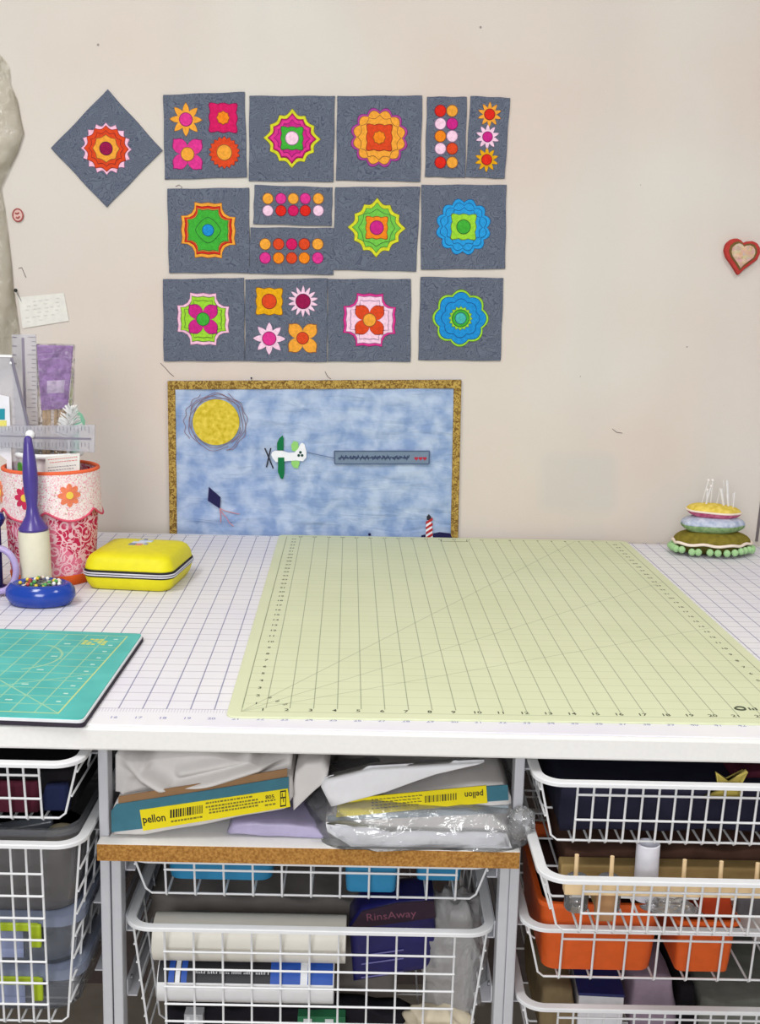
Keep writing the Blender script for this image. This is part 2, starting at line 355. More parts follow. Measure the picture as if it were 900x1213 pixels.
PAL = dict(gold=(232, 160, 60), orange=(232, 132, 34), redorange=(212, 72, 38), red=(214, 44, 34), crimson=(204, 32, 96), pink=(214, 56, 140), magenta=(196, 42, 132),
           palepink=(238, 200, 222), lpink=(240, 188, 212), maroon=(146, 28, 76), lime=(150, 206, 58), yellow=(206, 208, 50), green=(66, 168, 58), midgreen=(112, 190, 74),
           blue=(36, 138, 206), skyblue=(44, 150, 214), teal=(70, 176, 172), ygold=(222, 164, 28), purple=(168, 70, 150))
def felt(k): return mat('cotton_'+k, PAL[k], 0.9, 0.08, var=0.14, vs=5, bump=0.25, bs=14)
def shape(kind, n, R):
    if kind == 'notch':                             # square with scooped, stepped corners
        q = [(1, -0.50), (0.96, -0.25), (1.0, 0), (0.96, 0.25), (1, 0.50), (0.79, 0.51), (0.61, 0.61), (0.51, 0.79)]
        return [(R*(x*math.cos(k*math.pi/2)-y*math.sin(k*math.pi/2)), R*(x*math.sin(k*math.pi/2)+y*math.cos(k*math.pi/2))) for k in range(4) for x, y in q]
    out = []; N = 96
    for i in range(N):
        a = 2*math.pi*i/N + math.pi/2
        if kind == 'circle': r = R
        elif kind == 'star':  r = R*(0.55+0.45*(1-abs(((i*n/N) % 1.0)*2-1)) if False else 0.52+0.48*abs(((i*n/N+0.0) % 1.0)*2-1))
        elif kind == 'sun':   r = R*(0.82+0.18*abs(((i*n/N) % 1.0)*2-1))
        elif kind == 'scallop': r = R*(0.86+0.14*abs(math.sin(n*(a-math.pi/2)/2+math.pi/2 if n % 8 == 0 else n*(a-math.pi/2)/2)))
        elif kind == 'point':
            c = 1-abs(math.sin(n*(a-math.pi/2)/2)); k = 1-abs(math.sin(2*(a-math.pi/2))); r = R*(0.78+0.11*c+0.11*k*k)
        elif kind == 'ogee':
            c = 1-abs(math.sin(n*(a-math.pi/2)/2)); r = R*(0.86+0.14*c)
        elif kind == 'square':
            q = max(abs(math.cos(a)), abs(math.sin(a))); r = R*0.98/q*(0.90+0.10*abs(math.cos(4*a)))*(0.95 if q < 0.75 else 1)
        elif kind == 'petal4':
            q = max(abs(math.cos(a)), abs(math.sin(a))); r = R*(1.04/q if abs(math.sin(2*a)) < 0.93 else 1.04/q*0.965)*(0.50+0.50*min(1, abs(math.sin(2*a))*1.45)**0.7)
        out.append((r*math.cos(a), r*math.sin(a)))
    return out
def edge_thread(k): c_ = PAL[k]; return mat('thread_'+k, (c_[0]*0.55+12, c_[1]*0.5+10, c_[2]*0.55+22), 0.85, 0.1)
def wall_root(name, label, cat, px, py, off, group=None):
    c = onW(px, py); o = thing(name, label, cat, c+WN*off, WA, group); return o, c
PXI = 16.5
def block(label, corners, motifs, lift=0.02, rot=0.0):
    cx = sum(p[0] for p in corners)/4; cy = sum(p[1] for p in corners)/4
    root, c = wall_root('quilt_block', label, 'quilt block', cx, cy, lift, 'quilt blocks pinned to the design wall')
    pts = [wloc(p[0], p[1], c) for p in corners]; n = 14; out = []
    for i in range(4):
        a, b_ = Vector(pts[i]), Vector(pts[(i+1) % 4]); d = (b_-a); nn = Vector((-d.y, d.x)).normalized(); ph = rnd(0, 6)
        for k in range(n): out.append(tuple(a+d*(k/n)+nn*(0.018*math.sin(k*0.8+ph))))
    out.reverse()
    MB().prism(out, -0.12, 0).build('backing', BLK, root, bevel=0.03)
    for (mxp, myp, layers) in motifs:
        s, t_ = wloc(mxp, myp, c); y = -0.12; par = None
        for (kind, nn, rpx, colr) in layers:
            R = rpx/PXI; o = MB().prism([(s+p, t_+q) for p, q in shape(kind, nn, R)][::-1], y-0.035, y+0.001).build('applique', felt(colr), root)
            MB().prism([(s+p*1.0, t_+q*1.0) for p, q in shape(kind, nn, R+0.05)][::-1], y-0.016, y+0.001).build('stitched_edge', edge_thread(colr), o); y -= 0.035
    return root
def dots(xs, ys, cols, r=5.9): return [(x, y, [('circle', 0, r, cols[j][i])]) for j, y in enumerate(ys) for i, x in enumerate(xs)]
block('diamond-hung grey quilt block with a pink-edged orange flower', [(127.7, 106), (192.7, 178), (126.7, 246), (60.7, 175.7)],
      [(126.5, 176.5, [('ogee', 16, 28, 'lpink'), ('ogee', 12, 24.5, 'redorange'), ('ogee', 12, 19, 'redorange'), ('ogee', 8, 14.5, 'gold'), ('circle', 0, 6.7, 'maroon')])])
block('grey quilt block with a gold star, red square and two other flowers', [(193.4, 112.6), (289.8, 109), (292.7, 210), (195.4, 213)],
      [(220.5, 142, [('star', 8, 18, 'gold'), ('circle', 0, 6.8, 'pink')]), (264.5, 140, [('square', 4, 16, 'crimson'), ('ogee', 8, 7, 'orange')]),
       (222.5, 183, [('petal4', 4, 15.5, 'pink'), ('circle', 0, 7, 'gold')]), (266, 181, [('sun', 18, 17.5, 'redorange'), ('circle', 0, 8, 'gold')])])
block('grey quilt block with a yellow-edged pink flower and green square centre', [(295.4, 113.8), (396.6, 113.8), (395, 215.5), (294.9, 214.8)],
      [(346, 164.5, [('point', 12, 32, 'yellow'), ('point', 12, 27, 'crimson'), ('point', 12, 25.5, 'pink'), ('point', 12, 20, 'magenta'), ('square', 4, 12.5, 'green'), ('circle', 0, 7, 'palepink')])])
block('grey quilt block with a big gold scalloped flower and red square centre', [(399.3, 114), (500.2, 113.3), (497.6, 215.3), (398, 214)],
      [(449, 163.5, [('scallop', 12, 32.5, 'purple'), ('scallop', 12, 29.5, 'gold'), ('ogee', 12, 24, 'gold'), ('square', 4, 14.5, 'redorange'), ('ogee', 8, 7, 'orange')])])
block('narrow upright grey quilt block with two columns of coloured dots', [(505.6, 114.6), (552.8, 115), (550.6, 210.9), (503.2, 209.4)],
      dots((521.3, 535.2), (131.7, 147, 161.7, 176.4, 192.8), [['red', 'gold'], ['palepink', 'magenta'], ['orange', 'palepink'], ['palepink', 'redorange'], ['red', 'gold']]))
block('narrow upright grey quilt block with three star flowers in a column', [(557, 113.8), (603.9, 116.3), (597.5, 212), (551.3, 209.9)],
      [(579.5, 136, [('star', 10, 13.5, 'gold'), ('circle', 0, 5.5, 'red')]), (577, 162.5, [('star', 10, 13.5, 'palepink'), ('circle', 0, 5.2, 'magenta')]), (576, 189.5, [('star', 10, 13.5, 'ygold'), ('circle', 0, 5.4, 'red')])])
block('grey quilt block with a green stepped medallion and blue centre dot', [(198.3, 223.8), (295, 222.4), (296, 323.5), (200.3, 323.5)],
      [(247, 273, [('notch', 4, 30.5, 'gold'), ('notch', 4, 26.5, 'red'), ('notch', 4, 24, 'gold'), ('notch', 4, 22.5, 'green'), ('ogee', 4, 14, 'green'), ('circle', 0, 6, 'blue')])])
block('low wide grey quilt block with coloured dots and pale pink ends', [(301.5, 219.2), (394, 222), (392.7, 268), (300, 265.4)],
      dots((317.4, 332.8, 347.4, 361.6, 377), (235.5, 249.7), [['gold', 'pink', 'gold', 'pink', 'gold'], ['palepink', 'red', 'crimson', 'red', 'palepink']], 5.6))
block('low wide grey quilt block with orange and pink dots in two rows', [(296.6, 269.3), (395, 270), (395, 325.5), (295.6, 324.3)],
      dots((314.2, 330, 345.5, 360.4, 376.3), (289.3, 305.7), [['gold', 'redorange', 'crimson', 'redorange', 'gold'], ['pink', 'orange', 'redorange', 'orange', 'pink']]))
block('grey quilt block with a lime green flower and magenta centre dot', [(396.8, 221.6), (497.6, 221.4), (492.7, 321.6), (394.2, 319.9)],
      [(446, 270, [('point', 12, 33, 'yellow'), ('point', 12, 27.5, 'midgreen'), ('ogee', 8, 20.5, 'midgreen'), ('square', 4, 12.5, 'orange'), ('circle', 0, 7.3, 'magenta')])])
block('grey quilt block with a sky blue scalloped flower and lime square', [(499, 219), (599.5, 219), (598, 318.7), (498, 319.4)],
      [(548.5, 269, [('scallop', 12, 31.5, 'skyblue'), ('scallop', 12, 27, 'skyblue'), ('ogee', 12, 21.5, 'skyblue'), ('square', 4, 14.5, 'lime'), ('circle', 0, 7.5, 'green')])])
block('grey quilt block with a magenta four-petal flower on lime medallion', [(193.2, 330.8), (289.3, 329), (289.8, 427.8), (194, 427.8)],
      [(241, 378, [('notch', 4, 29.5, 'lpink'), ('notch', 4, 25.5, 'lime'), ('notch', 4, 21, 'lime'), ('petal4', 4, 15.5, 'magenta'), ('circle', 0, 7, 'green')])])
block('grey quilt block with two pale pink and two gold flowers', [(290.5, 330.8), (387.8, 329.6), (387.3, 428.6), (290.5, 427.8)],
      [(319, 357, [('square', 4, 15.5, 'ygold'), ('circle', 0, 8, 'redorange')]), (359, 357, [('star', 14, 18, 'palepink'), ('circle', 0, 8, 'maroon')]),
       (319, 401, [('star', 8, 18.5, 'palepink'), ('circle', 0, 7.5, 'pink')]), (358.5, 400.5, [('petal4', 4, 15.5, 'gold'), ('circle', 0, 6.5, 'redorange')])])
block('grey quilt block with an orange-red four-petal flower on pink medallion', [(388.3, 330.4), (486.8, 330.4), (486, 428.3), (388, 428.3)],
      [(437.5, 379, [('notch', 4, 30, 'pink'), ('notch', 4, 27, 'palepink'), ('notch', 4, 22, 'palepink'), ('petal4', 4, 15.5, 'redorange'), ('circle', 0, 7, 'gold')])])
block('grey quilt block with a blue eight-lobed flower edged in lime', [(498, 327.9), (596.2, 329.2), (592.6, 427.5), (495, 426.3)],
      [(545, 377, [('scallop', 8, 32.5, 'lime'), ('scallop', 8, 29.5, 'blue'), ('scallop', 8, 22, 'blue'), ('sun', 16, 13.5, 'lime'), ('circle', 0, 9.5, 'green'), ('circle', 0, 6, 'teal')])])
# ------------------------------------------------------------------ the sky quilt
def sky_mat():
    m, t, b = base('sky_blue_batik', 0.9, 0.1); v = t.inch()
    n = t.noise(v, 0.8, 6, 0.2); c = t.mix(t.ramp(n, 0.36, 0.64), L((132, 156, 198)), L((178, 194, 220)))
    x = t.xyz(v); rp = t.noise(t.comb(t.math('MULTIPLY', x[0], 0.25), 0.0, t.math('MULTIPLY', x[2], 1.0)), 1.2, 3, 0.8)
    t.set(b.inputs['Base Color'], c); t.set(b.inputs['Normal'], t.bump(rp, 0.6, 0.35)); return m
def gold_mat():
    m, t, b = base('gold_brown_paisley', 0.85, 0.1); n = t.noise(t.inch(), 3.5, 3, 2.0)
    t.set(b.inputs['Base Color'], t.mix(t.ramp(n, 0.4, 0.6), L((112, 84, 42)), L((188, 158, 84)))); return m
cq = [(199, 451), (546, 449.5), (542, 640), (201.5, 640)]
root, c = wall_root('sky_quilt', 'small sky blue quilt with an appliqued sun, aeroplane, kite and lighthouse', 'quilt', 372, 545, 0.02)
P = [Vector(wloc(p[0], p[1], c)) for p in cq]; zb = -onW(372, 545).z-2.4+0.0
for k, (i, o_) in enumerate(((2, 1), (3, 0))):               # the lower edge hangs behind the table
    d = P[i]-P[o_]; P[i] = P[o_]+d*((zb-P[o_].y)/d.y)
def qsurf(u, v): a = P[0].lerp(P[1], u); b_ = P[3].lerp(P[2], u); return a.lerp(b_, v)
def wav(u, v): return 0.05*math.sin(v*46+3*math.sin(u*7))*math.sin(u*9+v*4)+0.04*math.sin(u*31+v*17)
def qs(u, v, y=-0.2): p = qsurf(u, v); return (p.x, y-wav(u, v)*(1 if 0.02 < u < 0.98 else 0.3), p.y)
NQ = (60, 40); q = MB(); q.grid(lambda u, v: qs(u, v), *NQ); q.grid(lambda u, v: (qs(u, v)[0], 0.0, qs(u, v)[2]), *NQ)
n1 = (NQ[0]+1)*(NQ[1]+1); w1 = NQ[0]+1
per = [i for i in range(w1)]+[j*w1+NQ[0] for j in range(1, NQ[1]+1)]+[NQ[1]*w1+i for i in range(NQ[0]-1, -1, -1)]+[j*w1 for j in range(NQ[1]-1, 0, -1)]
q.f += [(per[i], per[(i+1) % len(per)], per[(i+1) % len(per)]+n1, per[i]+n1) for i in range(len(per))]
q.build('quilt_top', sky_mat(), root, smooth='auto'); GB = gold_mat()
for (u0, u1, v0, v1) in ((0, 1, 0, 0.045), (0, 0.026, 0.045, 1), (0.974, 1, 0.045, 1)):
    MB().prism([tuple(qsurf(a, b_)) for a, b_ in ((u0, v1), (u1, v1), (u1, v0), (u0, v0))], -0.30, 0).build('binding', GB, root, bevel=0.05)
def ap(name, pts, colr, y=-0.30, th=0.06, parent=None):
    return MB().prism([wloc(a, b_, c) for a, b_ in pts], y-th, y+th).build(name, colr, root)
sunm = mat('yellow_sun_cotton', (212, 186, 40), 0.9, 0.1, var=0.2, vs=3, bump=0.4, bs=9, rgb2=(226, 204, 84))
ap('sun', [(256.5+27.5*math.cos(a/24*math.pi), 499.5+27*math.sin(a/24*math.pi)) for a in range(48)], sunm)
thr = mat('violet_brown_thread', (142, 118, 132), 0.8)
for k, (rr_, ph, le) in enumerate(((29, .2, 5.2), (31, 2.2, 5.0), (32.5, 1.1, 4.6), (34, 3.6, 3.9), (36, 5.1, 2.4), (37.5, 2.6, 1.6))):
    MB().tube([(*[wloc(256.5+(rr_+1.2*math.sin(a*0.7+k*2))*math.cos(ph+a*le/40), 500+(rr_+1.2*math.sin(a*0.7+k*2))*math.sin(ph+a*le/40), c)[i] for i in (0,)], -0.31, wloc(256.5+rr_*math.cos(ph+a*le/40), 500+(rr_+1.2*math.sin(a*0.7+k*2))*math.sin(ph+a*le/40), c)[1]) for a in range(41)], 0.022, 4).build('stitched_ray', thr, root)
def wl(pts, nm, m_, r=0.04, y=-0.33): MB().tube([(wloc(a, b_, c)[0], y, wloc(a, b_, c)[1]) for a, b_ in pts], r, 5).build(nm, m_, root)
dg = mat('dark_green_cotton', (28, 112, 68), 0.9, 0.1); lgm = mat('light_green_cotton', (146, 204, 116), 0.9, 0.1); wh = mat('white_cotton', (232, 234, 240), 0.9, 0.1); nv = mat('navy_cotton', (40, 38, 78), 0.9, 0.1)
ap('tail_fin', [(348, 522), (353, 523), (354, 530), (350, 534), (346, 533), (345, 526)], lgm); ap('tail_fin', [(346, 542), (354, 541), (355, 548), (353, 554), (348, 553), (345, 548)], lgm)
ap('fuselage', [(322.5, 535), (326, 533), (334, 533), (342, 535.5), (349, 535), (353, 531), (356, 525), (358, 523.5), (361, 526), (363, 534), (363, 541), (359, 545.5), (352, 544.5), (342, 545), (334, 546), (327, 546.5), (323.5, 542), (321.5, 538)], wh, -0.33)
ap('wing', [(328.5, 532.5), (336, 532.5), (336.2, 519), (335, 515), (331, 518.5), (328.5, 524)], dg, -0.35); ap('wing', [(329.5, 541), (337, 541), (337, 560), (335.5, 566.5), (332.5, 565.5), (329.5, 558)], dg, -0.37)
dk = mat('black_thread', (44, 44, 54), 0.8); wl([(314, 530), (324, 554)], 'propeller_blade', dk, 0.05, -0.37); wl([(321, 530), (316, 552.5)], 'propeller_blade', dk, 0.05, -0.37)
for a, b_ in ((356, 535), (354, 538.5), (358, 538.5)): ap('shamrock_leaf', [(a+1.7*math.cos(k*.785), b_+1.7*math.sin(k*.785)) for k in range(8)], mat('forest_green', (30, 70, 58), 0.9), -0.37, 0.04)
wl([(364, 535), (380, 538.5), (396, 542)], 'tow_line', mat('slate_thread', (100, 116, 152), 0.8), 0.03)
ap('banner', [(396, 533.5), (508, 533.5), (507.5, 548.5), (396.5, 548.5)], mat('slate_grey_cotton', (116, 134, 156), 0.9, 0.1), -0.32)
for e_ in (((396, 533.5), (508, 533.5)), ((508, 533.5), (507.5, 548.5)), ((507.5, 548.5), (396.5, 548.5)), ((396.5, 548.5), (396, 533.5))): wl(e_, 'banner_edge', mat('slate_stitch', (84, 100, 130), 0.8), 0.045, -0.38)
sq = [(401+i*0.55, 541.2+(2.3*math.sin(i*1.9)+1.1*math.sin(i*0.7))*(0.2 if (i % 23) in (21, 22, 0) else 1)) for i in range(152)]
wl(sq, 'stitched_lettering', mat('ink_thread', (62, 74, 108), 0.8), 0.035, -0.385)
def heart(x, y, r): return [(x+r*0.062*16*math.sin(k/12*math.pi)**3, y-r*0.062*(13*math.cos(k/12*math.pi)-5*math.cos(k/6*math.pi)-2*math.cos(k/4*math.pi)-math.cos(k/3*math.pi))) for k in range(24)]
for x in (492.5, 497.5, 502.5): ap('heart', heart(x, 542.2, 2.4), mat('red_stitch', (176, 40, 62), 0.8), -0.38, 0.03)
ap('kite', [(248, 576), (261.5, 588), (261, 601.5), (246.8, 592)], nv)
rt = mat('pink_tail_thread', (196, 140, 150), 0.8)
for e_ in ([(261, 601), (264, 607), (268, 611), (272, 618), (277, 622)], [(261, 601), (267, 604), (275, 606), (284, 608)], [(261, 602), (262, 610), (262, 618)]): wl(e_, 'kite_tail', rt, 0.035)
ap('lighthouse', [(503.6, 640), (504, 622), (506, 615), (509.5, 615), (511, 622), (512.5, 640)], wh, -0.32)
for k in range(4): ap('stripe', [(503.8, 638-k*6), (512, 633-k*6), (511.6, 630-k*6), (504, 635-k*6)], mat('red_stripe_cotton', (176, 48, 52), 0.9), -0.345, 0.06)
ap('lantern', [(505.2, 615), (505, 611), (507.5, 608), (510, 611), (509.8, 615)], dk, -0.33); ap('headland', [(512, 640), (512.5, 631), (520, 629.5), (533, 631), (536, 640)], nv, -0.30); ap('headland', [(497, 640), (499, 633), (504, 632), (504, 640)], nv, -0.30)
ap('buoy', [(437.5+1.7*math.cos(k*.785), 632+1.5*math.sin(k*.785)) for k in range(8)], nv)
# ------------------------------------------------------------------ heart ornament, badge, note, thread ends, pins
root, c = wall_root('heart_ornament', 'stuffed red felt heart with a patterned centre pinned to the wall', 'ornament', 877.5, 305, 0.02)
def hpx(k_, dx=0, dy=0): return [(877.5+dx+(a-877.5)*k_*1.02, 304+dy+(b_-304)*k_) for a, b_ in [(871.8, 326.5), (865, 315), (858, 305), (856, 297), (858, 289), (864, 284), (870, 282.3), (875.5, 284.8), (878.3, 288.6), (882, 286.3), (888, 285.8), (894, 288), (897.3, 294), (897.6, 300), (894, 308), (886, 314), (878, 320)]][::-1]
for nm, k_, y0, y1, colr in (('heart_body', 1.0, -0.5, 0, mat('brick_red_felt', (178, 62, 58), 0.9, 0.1, var=0.15)), ('heart_border', 0.78, -0.56, -0.45, mat('olive_brown_felt', (112, 92, 54), 0.9, 0.1, var=0.2)), ('heart_centre', 0.66, -0.62, -0.5, None)):
    if colr is None:
        m_, t_, b_ = base('patchwork_print', 0.9, 0.1); vo = t_.add('ShaderNodeTexVoronoi'); t_.l.new(t_.inch(), vo.inputs['Vector']); vo.inputs['Scale'].default_value = 4.5
        hs = t_.add('ShaderNodeHueSaturation'); hs.inputs['Saturation'].default_value = 0.45; hs.inputs['Value'].default_value = 0.8; t_.l.new(vo.outputs['Color'], hs.inputs['Color'])
        t_.set(b_.inputs['Base Color'], t_.mix(0.62, hs.outputs[0], L((206, 158, 112)))); colr = m_
    MB().prism([wloc(a, b_, c) for a, b_ in hpx(k_, dy=-1 if k_ < 1 else 0)], y0, y1).build(nm, colr, root, bevel=0.12 if k_ == 1 else 0.03, smooth='auto')
root, c = wall_root('badge', 'tiny round pinkish badge with a red ring pinned above the note card', 'badge', 21.7, 255, 0.02)
MB().prism([wloc(21.7+6*math.cos(k/12*math.pi), 255+7.4*math.sin(k/12*math.pi), c) for k in range(24)][::-1], -0.1, 0).build('disc', mat('badge_pink', (214, 178, 170), 0.5), root)
bm_ = mat('badge_red', (166, 84, 80), 0.6); MB().tube([(wloc(21.7+6*math.cos(k/12*math.pi), 255, c)[0], -0.1, wloc(21.7, 255+7.4*math.sin(k/12*math.pi), c)[1]) for k in range(25)], 0.05, 5).build('ring', bm_, root)
for pts in ([(18.5, 252.5), (21, 253.5), (23, 252)], [(19.5, 257.5), (22, 258.5), (24, 256.5)]): MB().tube([(wloc(a, b_, c)[0], -0.11, wloc(a, b_, c)[1]) for a, b_ in pts], 0.06, 5).build('mark', bm_, root)
root, c = wall_root('note_card', 'white note card with faint handwriting pinned askew to the wall', 'note', 52, 368, 0.03)
MB().prism([wloc(a, b_, c) for a, b_ in [(27, 389), (82, 380), (76, 347), (22, 352)]], -0.05, -0.02).build('card', mat('card_white', (222, 220, 214), 0.8), root)
gi = mat('faint_pencil', (168, 168, 172), 0.8); pw = MB()
for k in range(6):
    for j in range(6):
        if random.random() < 0.65:
            a, b_ = 30+j*7+rnd(0, 3), 358+k*4.6-j*0.9; pw.tube([(wloc(a+i*0.8, b_+0.8*math.sin(i*2+j), c)[0], -0.052, wloc(a+i*0.8, b_+0.8*math.sin(i*2+j), c)[1]) for i in range(6)], 0.014, 3)
o = pw.build('handwriting', gi, root); o['kind'] = 'stuff'
def wall_pin(px, py, px2, py2, headc, label, hr=0.1):
    root, c = wall_root('straight_pin', label, 'pin', px, py, 0.0); s2 = wloc(px2, py2, c)
    MB().tube([(0, -0.3, 0), (s2[0], -0.04, s2[1])], 0.025, 5).build('shaft', mat('steel', (150, 148, 148), 0.3, 0.5, 0.8), root)
    MB().sphere((0, -0.3, 0), hr, 10, 6).build('head', headc, root, smooth=True)
wall_pin(20, 344, 26, 358, mat('black_glass', (30, 34, 32), 0.2), 'black-headed pin holding the note card', 0.13)
wall_pin(298, 447.5, 299, 458, mat('dark_blue_glass', (40, 44, 70), 0.2), 'dark-headed pin at the top edge of the sky quilt', 0.07)
th = mat('loose_thread', (128, 118, 116), 0.8)
for pts, lb in (([(22, 318), (26, 317), (28, 322), (31, 329)], 'loose grey thread end stuck to the wall above the note card'), ([(190, 430), (196, 436), (201, 442), (206, 446)], 'loose thread end trailing under the magenta four-petal block'),
                ([(385, 440), (388, 446), (392, 449)], 'loose thread end just above the sky quilt top edge'), ([(208, 221), (212, 219), (216, 222), (213, 224)], 'curled thread end above the green medallion block'),
                ([(725, 508), (730, 512), (737, 513)], 'loose thread end on the bare wall above the faint grey rectangle')):
    root, c = wall_root('thread_end', lb, 'thread', pts[0][0], pts[0][1], 0.03)
    MB().tube([(wloc(a, b_, c)[0], 0, wloc(a, b_, c)[1]) for a, b_ in pts], 0.022, 4).build('strand', th, root)
# hanging clear vinyl bag at the left edge
root, c = wall_root('vinyl_bag', 'clear yellowish vinyl bag hanging on the wall beside the note card', 'bag', -20, 250, 0.05)
edge = [(2, 66), (12, 80), (13, 100), (21, 118), (25, 140), (29, 158), (22, 180), (12, 200), (2, 222), (6, 246), (10, 275), (14, 310), (17, 345), (22, 380), (26, 410), (28, 436)]
def bagp(u, v):
    k = v*(len(edge)-1); i = min(int(k), len(edge)-2); f = k-i; ex = edge[i][0]*(1-f)+edge[i+1][0]*f; ey = edge[i][1]*(1-f)+edge[i+1][1]*f
    s_, t_ = wloc(-70+(ex+70)*u, ey, c); y = -0.25-1.1*math.sin(math.pi*min(1, u*1.0))**0.7*(0.75+0.25*math.sin(v*13+u*4))-0.15*math.sin(v*31+u*9)*u*(1-u)*4
    return (s_, min(-0.03, y), t_)
b_ = MB(); b_.grid(bagp, 30, 60); b_.grid(lambda u, v: (bagp(u, v)[0], -0.02, bagp(u, v)[2]), 30, 60)
b_.build('vinyl_skin', clear('yellowed_vinyl', (206, 198, 172), 0.2, 0.12, 0.6, 0.8, 0.3), root, smooth=True)
# ================================================================== THINGS ON THE TABLE
# ---- pink fabric pot
pb = onZ(58, 696, ZT); PR = 2.72; pc = Vector((pb.x-0.38, pb.y+2.5, ZT)); ptop = onY(60, 560, pc.y-PR).z
H = ptop-ZT
pot = thing('fabric_pot', 'pink printed fabric pot with scalloped floral cuff and orange rim', 'pot', pc)
def print_mat(name, a, b_, c_, scale, sp):
    m, t, bb = base(name, 0.85, 0.1); v = t.inch(); vo = t.add('ShaderNodeTexVoronoi'); t.l.new(v, vo.inputs['Vector']); vo.inputs['Scale'].default_value = scale
    rg = t.math('LESS_THAN', t.math('ABSOLUTE', t.math('SUBTRACT', t.math('FRACT', t.math('MULTIPLY', vo.outputs['Distance'], 3.2)), 0.5)), 0.13)
    n = t.noise(v, sp, 3, 1.2); base_c = t.mix(t.ramp(t.noise(v, 0.55, 1), 0.5, 0.54), L(a), L(b_))
    ln = t.math('LESS_THAN', t.math('ABSOLUTE', t.math('SUBTRACT', n, 0.5)), 0.028)
    c = t.mix(t.math('MAXIMUM', t.math('MULTIPLY', rg, 0.8), t.math('MULTIPLY', ln, 0.8)), base_c, L(c_)); t.set(bb.inputs['Base Color'], c); return m
pk = print_mat('pink_paisley_print', (196, 44, 84), (226, 120, 150), (244, 214, 222), 1.3, 1.3)
MB().lathe([(PR-0.30, 0.0), (PR-0.27, 0.06), (PR-0.2, 0.5), (PR-0.26, 0.62)], 48).build('base_band', mat('orange_cotton', (226, 100, 46), 0.85, 0.1), pot, smooth='auto')
ysq = 1.0
b_ = MB(); prof = [(PR-0.26, 0.55), (PR-0.14, H*0.3), (PR-0.03, H*0.6), (PR, H-0.15)]
b_.lathe(prof, 48, cap=False); b_.lathe([(PR-0.36, 0.1), (PR-0.15, H-0.15)], 48, cap=False); b_.lathe([(0.01, 0.3), (PR-0.36, 0.3)], 48, cap=False)
b_.build('body', pk, pot, smooth='auto')
def cuff_mat():
    m, t, bb = base('white_floral_cuff', 0.85, 0.1); v = t.inch(); n = t.noise(v, 4.5, 3, 1.5)
    vo = t.add('ShaderNodeTexVoronoi'); t.l.new(v, vo.inputs['Vector']); vo.inputs['Scale'].default_value = 3.2
    c = t.mix(t.math('LESS_THAN', t.math('ABSOLUTE', t.math('SUBTRACT', n, 0.5)), 0.03), L((240, 232, 228)), L((232, 150, 170)))
    c = t.mix(t.math('LESS_THAN', vo.outputs['Distance'], 0.17), c, L((196, 172, 150))); t.set(bb.inputs['Base Color'], c); return m
CU = cuff_mat(); n = 96; b_ = MB(); R1 = PR+0.12
def cuff_low(a): return H*0.67-0.62*abs(math.cos(3*(a+0.896)))**0.8
rg = [[Vector(((R1-0.02+0.12*(1-k/4))*math.cos(2*math.pi*j/n), (R1-0.02+0.12*(1-k/4))*math.sin(2*math.pi*j/n), cuff_low(2*math.pi*j/n)*(1-k/4)+(H-0.12)*(k/4))) for j in range(n)] for k in range(5)]
b_.rings(rg, False, False); b_.build('cuff', CU, pot, smooth=True)
tr_ = mat('pink_trim', (214, 84, 110), 0.85)
MB().tube([((R1+0.12)*math.cos(2*math.pi*j/n), (R1+0.12)*math.sin(2*math.pi*j/n), cuff_low(2*math.pi*j/n)) for j in range(n+1)] and [Vector(((R1+0.12)*math.cos(2*math.pi*j/n), (R1+0.12)*math.sin(2*math.pi*j/n), cuff_low(2*math.pi*j/n))) for j in range(n+1)], 0.07, 6, False).build('cuff_edge', tr_, pot, smooth=True)
MB().tube([Vector((PR*1.0*math.cos(2*math.pi*j/48), PR*math.sin(2*math.pi*j/48), H-0.1)) for j in range(49)], 0.13, 8, False).build('rim', mat('orange_binding', (232, 104, 66), 0.85), pot, smooth=True)
def on_cyl(ang, z, du, dz, off): a = ang+du/R1; r = R1+off+0.06*(1-(z+dz)/H)*2; return Vector((r*math.cos(a), r*math.sin(a), z+dz))
for ang, z, cl in ((-0.95, H*0.80, 'coral'), (-1.85, H*0.78, 'rose'), (-2.75, H*0.78, 'coral')):
    pm_ = mat('coral_petal', (232, 128, 92), 0.85, var=0.15) if cl == 'coral' else mat('rose_petal', (200, 46, 84), 0.85, var=0.15)
    for k in range(8):
        t0 = k*math.pi/4; pts = []
        for i in range(10):
            q = i/10*2*math.pi; lx, ly = 0.42+0.28*math.cos(q), 0.17*math.sin(q); pts.append((lx*math.cos(t0)-ly*math.sin(t0), lx*math.sin(t0)+ly*math.cos(t0)))
        MB().rings([[on_cyl(ang, z, x, y, 0.0) for x, y in pts], [on_cyl(ang, z, x*0.97, y*0.97, 0.06) for x, y in pts]]).build('petal', pm_, pot)
    MB().rings([[on_cyl(ang, z, 0.26*math.cos(i*.52), 0.26*math.sin(i*.52), 0.0) for i in range(12)], [on_cyl(ang, z, 0.2*math.cos(i*.52), 0.2*math.sin(i*.52), 0.09) for i in range(12)]]).build('flower_centre', mat('yellow_print_dot', (240, 206, 84) if cl == 'coral' else (240, 206, 84), 0.85), pot)
# ---- things standing in the pot
Yp = pc.y
def stand(px, py, Y): return onY(px, py, Y)
